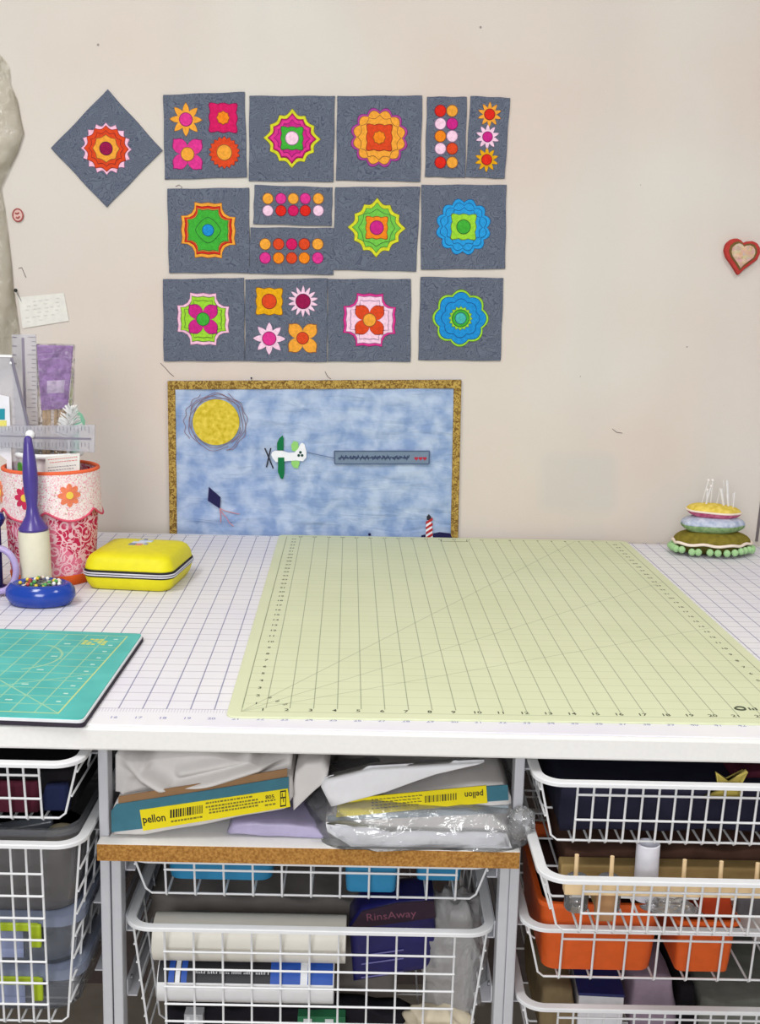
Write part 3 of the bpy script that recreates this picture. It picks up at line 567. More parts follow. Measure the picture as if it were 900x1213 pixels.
# white tub with green print
tt = onY(55, 534, Yp+0.2); tub = thing('white_tub', 'white plastic tub with a green printed leaf standing in the pink pot', 'tub', (pc.x-0.2, Yp+0.42, ZT+0.4))
hh = tt.z-ZT-0.4; MB().lathe([(1.45, 0), (1.75, hh-0.35), (1.8, hh-0.3)], 36, cap=False).lathe([(0.01, 0.0), (1.45, 0)], 36, cap=False).build('tub_wall', mat('white_plastic', (232, 230, 230), 0.35, 0.4), tub, smooth='auto')
MB().tube([Vector((1.84*math.cos(2*math.pi*j/36), 1.84*math.sin(2*math.pi*j/36), hh-0.16)) for j in range(37)], 0.17, 8, False).build('tub_rim', mat('white_rim', (240, 240, 242), 0.35, 0.4), tub, smooth=True)
gp = onY(23, 552, Yp-1.55)
MB().rings([[Vector((1.78*math.cos(a), 1.78*math.sin(a), z)) for a, z in [(-2.5+0.26*math.cos(k*.4), hh-0.95+0.36*math.sin(k*.4)) for k in range(16)]], [Vector((1.83*math.cos(a), 1.83*math.sin(a), z)) for a, z in [(-2.5+0.25*math.cos(k*.4), hh-0.95+0.35*math.sin(k*.4)) for k in range(16)]]]).build('green_print', mat('leaf_green', (84, 160, 58), 0.6), tub)
# info card
def plate(name, label, cat, pts, Y, th, m, mname='sheet', lean=0.0, extra=None, group=None):
    """thin upright plate; pts are its corners (pixel) at depth Y, leaning back by lean inches per inch of height"""
    w_ = [onY(a, b_, Y) for a, b_ in pts]; zmin = min(p.z for p in w_); cx = sum(p.x for p in w_)/len(w_)
    r_ = thing(name, label, cat, (cx, Y, zmin), 0, group)
    out = [(p.x-cx, p.z-zmin) for p in w_]; Sh = Matrix.Identity(4); Sh[1][2] = lean
    MB().prism(out, -th/2, th/2, Sh).build(mname, m, r_, bevel=min(0.02, th*0.2)); return r_, cx, zmin, Sh
def plate_bars(r_, cx, zmin, Sh, Y, bars, name, m, th, hw=None):
    b_ = MB()
    for (x0, y0, x1, y1) in bars:
        p, q = onY(x0, y0, Y), onY(x1, y1, Y); b_.box(p.x-cx, q.x-cx, -th/2-0.012, -th/2+0.001, q.z-zmin, p.z-zmin, Sh)
    o = b_.build(name, m, r_); o['kind'] = 'stuff'; return o
Yc = Yp-1.55; r_, cx, zm, Sh = plate('info_card', 'small white card with red and grey printed lines in the pink pot', 'card', [(53, 590), (94, 585), (94.5, 537), (54, 541)], Yc, 0.03, mat('card_white', (238, 234, 230), 0.7))
def textline(x0, x1, y): 
    out = []; x = x0
    while x < x1: l_ = rnd(1.2, 3.2); out.append((x, y-0.1*(x-x0)-0.5, min(x+l_, x1), y-0.1*(x-x0)+0.5)); x += l_+0.9
    return out
plate_bars(r_, cx, zm, Sh, Yc, textline(57, 92, 544.5)+textline(59, 92, 548), 'red_print', mat('red_ink', (206, 110, 110), 0.7), 0.03)
plate_bars(r_, cx, zm, Sh, Yc, textline(57, 90, 554)+textline(57, 88, 557.5)+textline(66, 88, 561), 'grey_print', mat('grey_ink', (130, 128, 132), 0.7), 0.03)
# clear acrylic rulers
AC = clear('clear_acrylic', (206, 204, 214), 0.38, 0.05, 0, 1, 0.25); AE = clear('acrylic_edge', (150, 140, 160), 0.6, 0.1); ik = mat('ruler_ink', (90, 86, 104), 0.6)
Yr = Yp+1.5
r_, cx, zm, Sh = plate('acrylic_ruler', 'tall clear acrylic ruler standing upright in the pink pot', 'ruler', [(22, 620), (47, 620), (43, 396), (14, 396)], Yr, 0.12, AC, 'blade')
plate_bars(r_, cx, zm, Sh, Yr, [(38-(0 if k % 4 else 5), 399+k*5.2, 43, 399.7+k*5.2) for k in range(26)]+[(15, 399+k*10.4, 20, 400+k*10.4) for k in range(13)], 'scale_marks', ik, 0.12)
plate_bars(r_, cx, zm, Sh, Yr, [(29, 400, 30.4, 545)], 'centre_groove', AE, 0.12)
Yr2 = Yp-0.2
r_, cx, zm, Sh = plate('acrylic_template', 'clear acrylic wedge template leaning in the pink pot', 'template', [(10, 600), (44, 600), (37, 516), (14, 421), (-26, 421), (-26, 520), (10, 545)], Yr2, 0.12, AC, 'blade')
b_ = MB(); p0, p1 = onY(14, 424, Yr2), onY(36.5, 514, Yr2); b_.tube([(p0.x-cx, -0.07, p0.z-zm), (p1.x-cx, -0.07, p1.z-zm)], 0.09, 6).build('bevelled_edge', mat('smoky_edge', (128, 122, 138), 0.3), r_)
p0, p1 = onY(-26, 420, Yr2), onY(14.5, 420, Yr2); MB().box(p0.x-cx, p1.x-cx, -0.1, 0.1, p0.z-zm-0.1, p0.z-zm+0.02).build('top_edge', mat('white_edge', (240, 238, 240), 0.3), r_)
p0 = onY(13.5, 430, Yr2); MB().sphere((p0.x-cx, -0.08, p0.z-zm), 0.09, 8, 6).build('hang_hole', mat('white_edge', (240, 238, 240), 0.3), r_)
Yh = Yc-1.05
r_, cx, zm, Sh = plate('acrylic_crosspiece', 'clear acrylic ruler lying level across the top of the pink pot', 'ruler', [(-30, 528), (112, 536), (112.5, 503), (-30, 505)], Yp-0.75, 0.12, AC, 'blade')
plate_bars(r_, cx, zm, Sh, Yp-0.75, [(2+k*4.3, 505, 2.5+k*4.3, 510+3*(k % 3 == 0)) for k in range(25)]+[(2+k*4.3, 524, 2.5+k*4.3, 529+3*(k % 3 == 0)) for k in range(25)], 'scale_marks', ik, 0.12)
plate_bars(r_, cx, zm, Sh, Yp-0.75, [(-28, 515, 36, 517.5), (36, 517, 108, 521)], 'centre_groove', mat('smoky_edge', (128, 122, 138), 0.3), 0.12)
p0 = onY(36.5, 514.5, Yp-0.75); MB().sphere((p0.x-cx, -0.16, p0.z-zm), 0.28, 12, 8).build('pivot_knob', mat('white_rim', (240, 240, 242), 0.35, 0.4), r_, smooth=True)
# colour card behind the wedge
r_, cx, zm, Sh = plate('seed_packet', 'white packet with a teal and yellow corner behind the wedge template', 'packet', [(8, 600), (16, 600), (11, 470), (-26, 462), (-26, 520), (8, 545)], Yp-0.5, 0.06, mat('packet_white', (226, 224, 230), 0.5))
for pts, colr in (([(-26, 497), (6, 497), (6, 484), (-26, 484)], mat('packet_teal', (28, 140, 158), 0.5)), ([(-26, 506), (8, 506), (8, 498), (-26, 498)], mat('packet_yellow', (226, 214, 110), 0.5))):
    w_ = [onY(a, b_, Yp-0.5) for a, b_ in pts]; MB().prism([(p.x-cx, p.z-zm) for p in w_], -0.05, -0.029).build('print_patch', colr, r_)
# purple packet of bamboo sticks
Yk = Yp+0.75
r_, cx, zm, Sh = plate('stick_packet', 'clear packet of bamboo sticks with a purple header in the pink pot', 'packet', [(49, 486), (80, 484), (87, 409.5), (43.5, 408.5)], Yk, 0.10, mat('purple_card', (150, 92, 176), 0.35, 0.4, var=0.1, rgb2=(184, 138, 204)), 'header')
w_ = [onY(a, b_, Yk) for a, b_ in [(56, 466), (76, 465), (77, 450), (56, 451)]]; MB().prism([(p.x-cx, p.z-zm) for p in w_], -0.07, -0.04).build('barcode_label', mat('label_lilac', (214, 196, 220), 0.6), r_)
plate_bars(r_, cx, zm, Sh, Yk-0.02, [(57.5+k*2.4, 452, 58.6+k*2.4+(k % 2), 464) for k in range(8)], 'barcode', mat('barcode_ink', (96, 96, 110), 0.7), 0.11)
plate_bars(r_, cx, zm, Sh, Yk, textline(46, 70, 420)+textline(46, 70, 426), 'header_print', mat('lilac_ink', (206, 180, 220), 0.7), 0.11)
wd = mat('bamboo', (206, 178, 134), 0.6, 0.2, var=0.12, vs=1.2)
for x in (52, 57, 66, 72, 77): p0, p1 = onY(x, 640, Yk), onY(x, 462, Yk); MB().tube([(p0.x-cx, 0.12, p0.z-zm), (p1.x-cx, 0.12, p1.z-zm)], 0.14, 8).build('stick', wd, r_, smooth=True)
w_ = [onY(a, b_, Yk) for a, b_ in [(48, 640), (83, 640), (88, 408), (43, 407)]]; MB().prism([(p.x-cx, p.z-zm) for p in w_], -0.16, 0.32).build('clear_sleeve', clear('crinkled_sleeve', (225, 215, 232), 0.10, 0.06, 0.9, 1.6, 0.35), r_, bevel=0.1)
# thin lime stick, tube brush, mint cap
p0, p1 = onY(82, 640, Yp+1.2), onY(86.5, 437, Yp+1.2); st = thing('lime_stick', 'thin lime green stick standing in the pink pot', 'stick', (p0.x, Yp+1.2, p0.z))
MB().tube([(0, 0, 0), ((p1.x-p0.x)*0.6, 0, (p1.z-p0.z)*0.8), (p1.x-p0.x, 0, p1.z-p0.z)], 0.09, 6, rs=[0.1, 0.09, 0.03]).build('shaft', clear('lime_plastic', (208, 220, 130), 0.75), st)
p0 = onY(82, 520, Yp+0.3); p1 = onY(84, 478, Yp+0.3); br = thing('tube_brush', 'white bristled brush head poking up from the pink pot', 'brush', (p0.x, Yp+0.3, p0.z-3.2)); hz = p1.z-p0.z
MB().tube([(-0.3, 0, 0), (0, 0, 3.2)], 0.1, 6).build('handle', mat('white_plastic', (232, 230, 230), 0.35, 0.4), br)
b_ = MB()
for k in range(150):
    t_ = rnd(0, 1); a = rnd(0, 6.28); z = 3.2+hz*t_*0.8; r = (0.9-0.55*t_); cxx = 0.15*t_; b_.tube([(cxx, 0, z), (cxx+r*math.cos(a), r*math.sin(a)*0.7, z+0.5*rnd(0.5, 1))], 0.035, 3)
o = b_.build('bristles', mat('white_bristle', (232, 232, 232), 0.6), br); o['kind'] = 'stuff'
p0 = onY(97, 503, Yp+1.0); cp = thing('mint_cap', 'mint green pointed cap sticking up from the pink pot', 'cap', (p0.x-0.4, Yp+1.0, p0.z-3.4))
MB().lathe([(0.22, 0), (0.24, 3.1), (0.55, 3.15), (0.6, 3.6), (0.45, 4.0), (0.1, 4.3)], 16).build('cap_body', mat('mint_plastic', (148, 216, 186), 0.4, 0.4), cp, smooth='auto')
# ---- lint roller
lb = onZ(43, 700, ZT); lb = Vector((onY(43, 660, pc.y-PR-1.08).x, pc.y-PR-1.08, ZT)); lt_ = onY(36.5, 516, lb.y); hl = lt_.z-ZT; z1 = onY(41, 628, lb.y).z-ZT
lr = thing('lint_roller', 'lint roller standing on end with cream paper and flared purple handle', 'lint roller', (lb.x, lb.y, ZT)); lr.rotation_euler.y = -0.03
MB().lathe([(0.86, 0), (0.86, z1-0.02), (0.62, z1)], 36).build('paper_roll', mat('cream_paper', (226, 220, 196), 0.75, 0.15, var=0.03), lr, smooth='auto')
hp = [(0.80, z1), (0.84, z1+0.12), (0.68, z1+0.35), (0.40, z1+0.85), (0.30, z1+1.4), (0.40, z1+2.3), (0.43, z1+3.0), (0.38, z1+3.9), (0.27, hl-0.6), (0.21, hl-0.15), (0.12, hl-0.03), (0.01, hl)]
MB().lathe(hp, 28).build('handle', mat('purple_plastic', (74, 58, 138), 0.28, 0.5, var=0.04), lr, smooth='auto')
# ---- blue magnetic bowl with pins
bb = onZ(48.5, 714, ZT); BR = 43.5/22.4; bb = Vector((onY(48.5, 712, lb.y-0.88-BR*0.72).x, lb.y-0.88-BR*0.72, ZT)); bo = thing('pin_bowl', 'round blue glossy pin dish in front of the lint roller', 'dish', (bb.x, bb.y, ZT)); BR = 43.5/22.4
MB().lathe([(BR*0.62, 0), (BR*0.86, 0.08), (BR*0.99, 0.5), (BR*0.97, 0.85), (BR*0.86, 1.15), (BR*0.74, 1.24), (BR*0.66, 1.16), (BR*0.5, 0.98), (0.01, 0.92)], 48, sy=0.74).build('dish_body', mat('royal_blue_plastic', (24, 62, 158), 0.16, 0.5, var=0.03), bo, smooth=True)
pcol = [mat('pin_'+n_, c_, 0.2, 0.5) for n_, c_ in (('white', (236, 236, 232)), ('yellow', (222, 196, 60)), ('green', (84, 160, 84)), ('red', (176, 60, 60)), ('black', (40, 40, 60)), ('pearl', (214, 204, 190)))]
stl = mat('steel', (150, 148, 148), 0.3, 0.5, 0.8)
pr0 = None
for k in range(46):
    a = rnd(0, 6.28); r = BR*0.60*math.sqrt(rnd(0.05, 1)); x, y = r*math.cos(a), r*math.sin(a)*0.74; z = 1.06+rnd(0, 0.22)
    pn_ = thing('glass_head_pin', ('white', 'yellow', 'green', 'red', 'black', 'pearl')[k % 6]+'-headed pin heaped with others in the blue dish', 'pin', (bb.x+x, bb.y+y, ZT+z), rnd(0, 6.28), 'pins heaped in the blue dish')
    if k < 6:
        h_ = MB().sphere((0, 0, 0.06), 0.11, 8, 6).mesh('head', True); s_ = MB().tube([(0, 0, 0.05), (0.75, 0, 0.02)], 0.018, 4).mesh('shaft'); h_.materials.append(pcol[k]); s_.materials.append(stl)
        if k == 0: heads = []; shaft = s_
        heads.append(h_)
    link('head', heads[k % 6], None, pn_); s2 = link('shaft', shaft, None, pn_)
    d_ = math.atan2(-y, -x)+rnd(-0.6, 0.6); pn_.rotation_euler.z = d_
# ---- mug handle and blue knob at the left edge
mg = onZ(-32, 706, ZT); mug = thing('lavender_mug', 'lavender mug at the table edge with a round looped handle', 'mug', (mg.x, mg.y, ZT)); lav = mat('lavender_glaze', (176, 160, 206), 0.25, 0.5)
MB().lathe([(1.3, 0), (1.45, 0.1), (1.5, 3.6), (1.42, 3.62), (1.36, 3.4), (1.3, 0.3), (0.01, 0.25)], 40).build('mug_body', lav, mug, smooth='auto')
hc = onY(-2, 675, mg.y); cx_, cz_ = hc.x-mg.x, hc.z-ZT
MB().tube([Vector((cx_+1.0*math.cos(a*math.pi/14-math.pi/2)-0.0, 0, cz_+1.25*math.sin(a*math.pi/14-math.pi/2))) for a in range(15)], 0.19, 10).build('handle', lav, mug, smooth=True)
kp = onY(-2.5, 614, Yp-3.2); kn = thing('tool_handle', 'dark blue round-headed tool handle beside the pink pot', 'tool', (kp.x, Yp-3.2, ZT))
MB().lathe([(0.5, 0), (0.5, 0.2), (0.16, 0.35), (0.14, kp.z-ZT-0.5), (0.3, kp.z-ZT-0.3), (0.42, kp.z-ZT), (0.3, kp.z-ZT+0.3), (0.01, kp.z-ZT+0.42)], 24).build('grip', mat('navy_plastic', (26, 36, 110), 0.25, 0.5), kn, smooth='auto')
# ---- yellow zip case
cb = onZ(166, 688, ZT); yc = thing('zip_case', 'bright yellow hard zip case with black zipper band on the white mat', 'case', (cb.x, cb.y, ZT), -0.10)
A, B = 2.7, 2.8
def cr(k, z, r=0.8): return [Vector((x, y, z)) for x, y in rrect(-A*k, A*k, -B*k, B*k, r*k, 8)]
YL = mat('yellow_eva', (222, 212, 24), 0.5, 0.3, var=0.04, bump=0.05, bs=30)
MB().rings([cr(0.80, 0), cr(0.88, 0.06), cr(0.945, 0.35), cr(0.985, 0.75), cr(0.985, 0.8)]).build('lower_shell', YL, yc, smooth=True)
MB().rings([cr(0.985, 1.22), cr(0.98, 1.3), cr(0.955, 1.62), cr(0.90, 1.92), cr(0.82, 2.08), cr(0.6, 2.16), cr(0.2, 2.2)]).build('upper_shell', YL, yc, smooth=True)
MB().rings([cr(0.99, 0.8), cr(1.0, 0.85), cr(1.0, 1.17), cr(0.99, 1.22)]).build('zipper_tape', mat('black_tape', (34, 32, 36), 0.7), yc, smooth='auto')
for z in (0.93, 1.06):
    MB().tube([p+Vector((0, 0, 0)) for p in cr(1.008, z)+[cr(1.008, z)[0]]], 0.045, 6, False).build('zipper_coil', mat('silver_zip', (206, 204, 214), 0.4, 0.5), yc, smooth=True)
lgx, lgy = -0.1, 0.55
for (x0, x1, y0, y1, cn) in ((-0.55, 0.30, -0.05, 0.18, (206, 216, 232)), (-0.25, 0.55, 0.2, 0.42, (190, 204, 226)), (-0.6, -0.2, -0.3, -0.06, (120, 128, 150)), (-0.15, 0.2, -0.32, -0.06, (214, 140, 124)), (0.25, 0.5, -0.2, 0.0, (150, 160, 184)), (-0.1, 0.1, 0.42, 0.56, (84, 90, 116))):
    MB().box(lgx+x0, lgx+x1, lgy+y0*2.1, lgy+y1*2.1, 2.13, 2.222).build('printed_emblem', mat('emblem_%d' % cn[0], cn, 0.5), yc, bevel=0.01)
# ---- tiered pincushion
pz = onZ(845, 659, ZT); pcn = thing('pincushion', 'three-tier cake pincushion with yellow top and green pompom trim', 'pincushion', (pz.x, pz.y+0.9, ZT), 0.0); k_ = 1/17.0
def pill(z0, z1, rx, ry, low, high, nm_low, nm_high, wav_=0.06, n=40, tilt=0.0):
    def ring(s, z): return [Vector((s*rx*math.cos(a)*(1+wav_*math.cos(5*a)), s*ry*math.sin(a)*(1+wav_*math.cos(5*a)), z+tilt*s*math.cos(a))) for a in [2*math.pi*j/n for j in range(n)]]
    zm_ = (z0+z1)/2; h_ = (z1-z0)/2
    MB().rings([ring((max(0.03, 1-(1-i/6)**2))**0.36, zm_-h_*(1-i/6)) for i in range(7)]).build(nm_low, low, pcn, smooth=True)
    MB().rings([ring((max(0.03, 1-(i/6)**2))**0.36, zm_+h_*(i/6)) for i in range(7)]).build(nm_high, high, pcn, smooth=True)
vel = lambda n_, c_, **kw: mat(n_, c_, 0.9, 0.1, var=0.18, vs=3, bump=0.4, bs=8, **kw)
pill(0.0, 1.75, 2.65, 1.6, vel('olive_dark_velvet', (84, 78, 34)), vel('olive_velvet', (124, 112, 44)), 'bottom_underside', 'bottom_cushion', 0.05)
pill(1.45, 2.75, 2.2, 1.35, vel('leaf_print', (112, 150, 92), rgb2=(150, 176, 130)), vel('pale_blue_print', (170, 186, 214), rgb2=(206, 212, 226)), 'middle_underside', 'middle_cushion', 0.05)
pill(2.5, 3.55, 1.88, 1.15, vel('rose_velvet', (182, 70, 112), rgb2=(206, 120, 150)), vel('yellow_velvet', (226, 196, 70), rgb2=(236, 212, 110)), 'top_underside', 'top_cushion', 0.04, tilt=-0.1)
MB().tube([Vector((1.9*math.cos(a)*(1+.04*math.cos(5*a)), 1.16*math.sin(a)*(1+.04*math.cos(5*a)), 3.03-0.1*math.cos(a))) for a in [2*math.pi*j/60 for j in range(61)]], 0.07, 6, False).build('top_piping', mat('cream_lace', (238, 222, 208), 0.9), pcn, smooth=True)
MB().tube([Vector((2.68*math.cos(a)*(1+.05*math.cos(5*a)), 1.63*math.sin(a)*(1+.05*math.cos(5*a)), 0.86+0.05*math.sin(9*a))) for a in [2*math.pi*j/72 for j in range(73)]], 0.11, 6, False).build('lace_trim', mat('cream_lace', (238, 222, 208), 0.9), pcn, smooth=True)
pmm = MB().sphere((0, 0, 0), 0.25, 12, 9).mesh('pompom', True); pmm.materials.append(mat('mint_pompom', (166, 206, 150), 0.95, 0.05, var=0.15, vs=8, bump=0.9, bs=14)); random.seed(3)
for k in range(28):
    a = 2*math.pi*(k+0.2*rnd(-1, 1))/28; o = link('pompom', pmm, None, pcn, (2.78*math.cos(a)*(1+.05*math.cos(5*a)), 1.74*math.sin(a)*(1+.05*math.cos(5*a)), 0.42+rnd(-0.06, 0.06)))
pins = [((829, 600), (839, 569)), ((837, 601), (837.5, 580)), ((841, 600), (844, 569)), ((834, 600), (842, 576)), ((847, 600), (853, 580)), ((858, 600), (854, 579)), ((859.5, 601), (857, 569)), ((863, 601), (861, 569)), ((866, 600), (868, 584)), ((868, 601), (870, 583))]
for k, (a, b2) in enumerate(pins):
    Y = pz.y+0.9+(-0.25 if k % 2 else 0.15); p0 = onY(*a, Y); p1 = onY(*b2, Y); p0.z -= 0.3
    nd = thing('needle', 'pearl-headed pin stuck upright in the yellow top cushion' if k < 5 else 'headless steel needle stuck upright in the yellow top cushion', 'needle', p0, 0, 'pins and needles in the pincushion')
    d = p1-p0; thick = 0.09 if k in (5, 7) else 0.045; MB().tube([(0, 0, 0), d*0.5, d], thick, 6, rs=[thick*0.7, thick, thick]).build('shaft', mat('pale_steel', (226, 224, 226), 0.35, 0.5, 0.1), nd)
    if k < 5: MB().sphere(d, 0.1, 8, 6).build('head', mat('pearl_head', (236, 230, 230), 0.25, 0.5), nd, smooth=True)
# ================================================================== UNDER THE TABLE
lw = MB().box(-60, 70, -0.15, 0, -36, -1.5).build('wall_lower_shade', mat('under_table_shade', (84, 74, 72), 0.9, 0.1, var=0.1), loc=WP); lw.rotation_euler.z = WA; struct(lw)  # added dark sheet over the wall; under-table shade put into its colour
POST = mat('grey_white_epoxy', (194, 195, 201), 0.45, 0.4, var=0.02)
EPX = mat('white_epoxy', (226, 227, 230), 0.4, 0.4, var=0.02)
def tower(label, xl, xr, ztop, levels):
    t = thing('drawer_frame', label, 'drawer frame', ((xl+xr)/2, 10, -36)); hw = (xr-xl)/2
    pmesh = MB().box(-0.21, 0.21, -0.45, 0.45, 0, 36+ztop).mesh('post', bevel=0.06); pmesh.materials.append(POST)
    for sx in (-1, 1):
        for y in (0.2, 20.0): link('post', pmesh, None, t, (sx*hw, y-10, 0))
    rm = MB(); rm.box(-0.03, 0.03, -9.9, 9.6, -0.4, 0.4); rm.box(-0.03, 0.42, -9.9, 9.6, -0.4, -0.34); rmesh = rm.mesh('runner'); rmesh.materials.append(POST)
    bolt = MB().tube([(-0.05, 0, 0), (0.1, 0, 0)], 0.12, 10).mesh('bolt'); bolt.materials.append(mat('zinc', (130, 132, 136), 0.4, 0.5, 0.7))
    for z in levels:
        for sx in (-1, 1):
            o = link('runner', rmesh, None, t, (sx*(hw-0.26), 0.3, z+36)); o.scale.x = -sx
            link('bolt', bolt, None, o, (0.02, -9.3, 0.15))
    for y in (20.0,):
        for z in (1.0, 36+ztop-2): MB().box(-hw+0.21, hw-0.21, y-10-0.2, y-10+0.2, z, z+0.5).build('crossbar', EPX, t)
    MB().box(-hw+0.21, hw-0.21, 0.2-10-0.2, 0.2-10+0.2, 2.0, 2.5).build('crossbar', EPX, t)
    return t
def basket(label, x0, x1, yf, zr, zb, spf, nrow, sps=1.1, taper=0.6, depth=20.0, rimw=0.42):
    t = thing('wire_basket', label, 'wire basket', ((x0+x1)/2, yf+depth/2, zb)); ox, oy = (x0+x1)/2, yf+depth/2; H_ = zr-zb
    X0, X1, Y0, Y1 = x0-ox, x1-ox, yf-oy, yf+depth-oy
    n = 8; oi = rrect(X0, X1, Y0, Y1, 1.15, n); ii = rrect(X0+rimw, X1-rimw, Y0+rimw, Y1-rimw, 0.8, n)
    rings_ = [[Vector((x, y, z)) for x, y in o_] for o_, z in ((oi, H_-0.12), (oi, H_+0.05), (ii, H_+0.05), (ii, H_-0.12))]
    rings_.append(rings_[0]); MB().rings(rings_, False, False).build('rim', EPX, t, bevel=0.04)
    g = 0.3; yt, yb = Y0+g, Y0+g+taper*0.55; bt, bb_ = Y1-g, Y1-g-taper*0.55; xlt, xlb, xrt, xrb = X0+g, X0+g+taper, X1-g, X1-g-taper; r = 0.05; zo = 2*r
    fm = MB().tube([(0, yt, H_-0.1), (0, yb-0.02, 0.12), (0, yb+0.14, 0), (0, bb_-0.14, 0), (0, bb_+0.02, 0.12), (0, bt, H_-0.1)], r, 6).mesh('wire'); fm.materials.append(EPX)
    xa, xb = X0+1.75, X1-1.75; m = max(2, int(round((xb-xa)/spf))); sp = (xb-xa)/m
    for k in range(m+1): link('wire', fm, None, t, (xa+k*sp, 0, 0))
    sm = MB().tube([(xlt, 0, H_-0.1), (xlb-0.06, 0, 0.3), (xlb+0.2, 0, zo-0.01), (xrb-0.2, 0, zo-0.01), (xrb+0.06, 0, 0.3), (xrt, 0, H_-0.1)], r, 6).mesh('wire'); sm.materials.append(EPX)
    ya, yz = yb+0.12, bb_-0.12; ms = max(2, int(round((yz-ya)/sps)))
    for k in range(ms+1): link('wire', sm, None, t, (0, ya+k*(yz-ya)/ms, 0))
    hm = MB().tube([(xa-0.05, 0, 0), (xb+0.05, 0, 0)], r, 6).mesh('wire'); hm.materials.append(EPX)
    gm_ = MB().tube([(0, ya, 0), (0, yz, 0)], r, 6).mesh('wire'); gm_.materials.append(EPX)
    for k in range(1, nrow+1):
        f = k/(nrow+1.0); z = (H_-0.35)*(1-f)+0.0 if nrow > 2 else (H_-0.55)-(k-1)*(H_-0.55)/nrow*1.0
        q = 1-z/H_; link('wire', hm, None, t, (0, yt+(yb-yt)*q-zo*0.8, z)); link('wire', hm, None, t, (0, bt+(bb_-bt)*q+zo*0.8, z))
        link('wire', gm_, None, t, (xlt+(xlb-xlt)*q-zo*0.9, 0, z)); link('wire', gm_, None, t, (xrt+(xrb-xrt)*q+zo*0.9, 0, z))
    return t
YL_, YR1, YR2, YR3 = -2.6, -2.7, -5.0, -1.2
zL1, zL2 = onY(60, 907, YL_).z, onY(60, 1003, YL_).z; zC2 = onY(365, 1104, -0.6).z
zR1, zR2, zR3, zR4 = onY(760, 931, YR1).z, onY(760, 1046, YR2).z, onY(760, 1104, YR3).z, onY(760, 1198, YR3).z
bL1, bR1, bR2, bR3 = onY(60, 973, YL_+0.6).z, onY(760, 1001, YR1+0.6).z, onY(760, 1108, YR2+0.6).z, onY(760, 1163, YR3+0.6).z; bC1 = onY(365, 1065, 0.3).z
tower('white steel drawer frame holding the deep basket of clear boxes', -23.0, -5.75, -0.99, (zL1-0.3, zL2-0.3, zL2-3.7, zL2-6.9))
tower('low white steel drawer frame carrying the chipboard-edged shelf', -5.28, 11.26, -6.15, (-6.9, zC2-0.3, zC2-3.4))
tower('white steel drawer frame holding the orange tubs', 11.69, 33.6, -0.99, (zR1-0.3, zR2-0.3, zR3-0.3, zR4-0.3))
basket('shallow white wire basket of dark folded cloth beside the low frame', -22.7, -6.08, YL_, zL1, bL1, 0.62, 2, 3.0)
basket('deep white wire basket holding clear boxes with lime latches', -22.7, -6.08, YL_, zL2, zL2-8.4, 0.62, 7, 1.7, 0.75)
basket('white wire basket under the chipboard-edged shelf holding blue bins', -5.0, 10.98, -0.3, bC1+1.95, bC1, 1.19, 1, 3.2)
basket('deep white wire basket holding paper rolls and a navy packet', -5.0, 10.98, -0.6, zC2, zC2-6.4, 1.19, 6, 2.4, 0.75)
basket('shallow white wire basket of navy cloth directly under the table', 12.0, 33.3, YR1, zR1, bR1, 0.66, 2, 3.1)
basket('pulled-out white wire basket holding a wooden peg rack', 12.0, 33.3, YR2, zR2, bR2, 0.66, 2, 2.6)
basket('white wire basket holding two orange tubs', 12.0, 33.3, YR3, zR3, bR3, 1.32, 1, 3.1)
basket('white wire basket holding a navy box and a pink packet', 12.0, 33.3, YR3, zR4, zR4-3.2, 0.66, 2, 3.1)
# ---- shelf on the low frame
def chip():
    m, t, b = base('raw_chipboard', 0.8, 0.2); v = t.inch(); n = t.noise(v, 9, 4); n2 = t.noise(v, 26, 2)
    c = t.mix(t.ramp(n, 0.35, 0.65), L((146, 98, 44)), L((186, 138, 72))); c = t.mix(t.math('MULTIPLY', t.ramp(n2, 0.6, 0.72), 0.6), c, L((96, 62, 30))); t.set(b.inputs['Base Color'], c); t.set(b.inputs['Normal'], t.bump(n2, 0.4, 0.03)); return m
ZS0, ZS1 = -6.13, -5.38
sh = thing('chipboard_shelf', 'white shelf board with raw brown chipboard front edge', 'shelf', (2.93, 8, ZS0))
ol = [(-5.88, -1), (11.75, -1), (11.75, -0.32), (11.42, -0.32), (11.42, 19), (-5.49, 19), (-5.49, -0.32), (-5.88, -0.32)]
MB().slab([(x-2.93, y-8) for x, y in ol], 0, ZS1-ZS0).build('board', white_lam, sh)
MB().box(-5.88-2.93, 11.75-2.93, -9.03, -8.995, 0.0, ZS1-ZS0-0.03).build('raw_edge', chip(), sh)
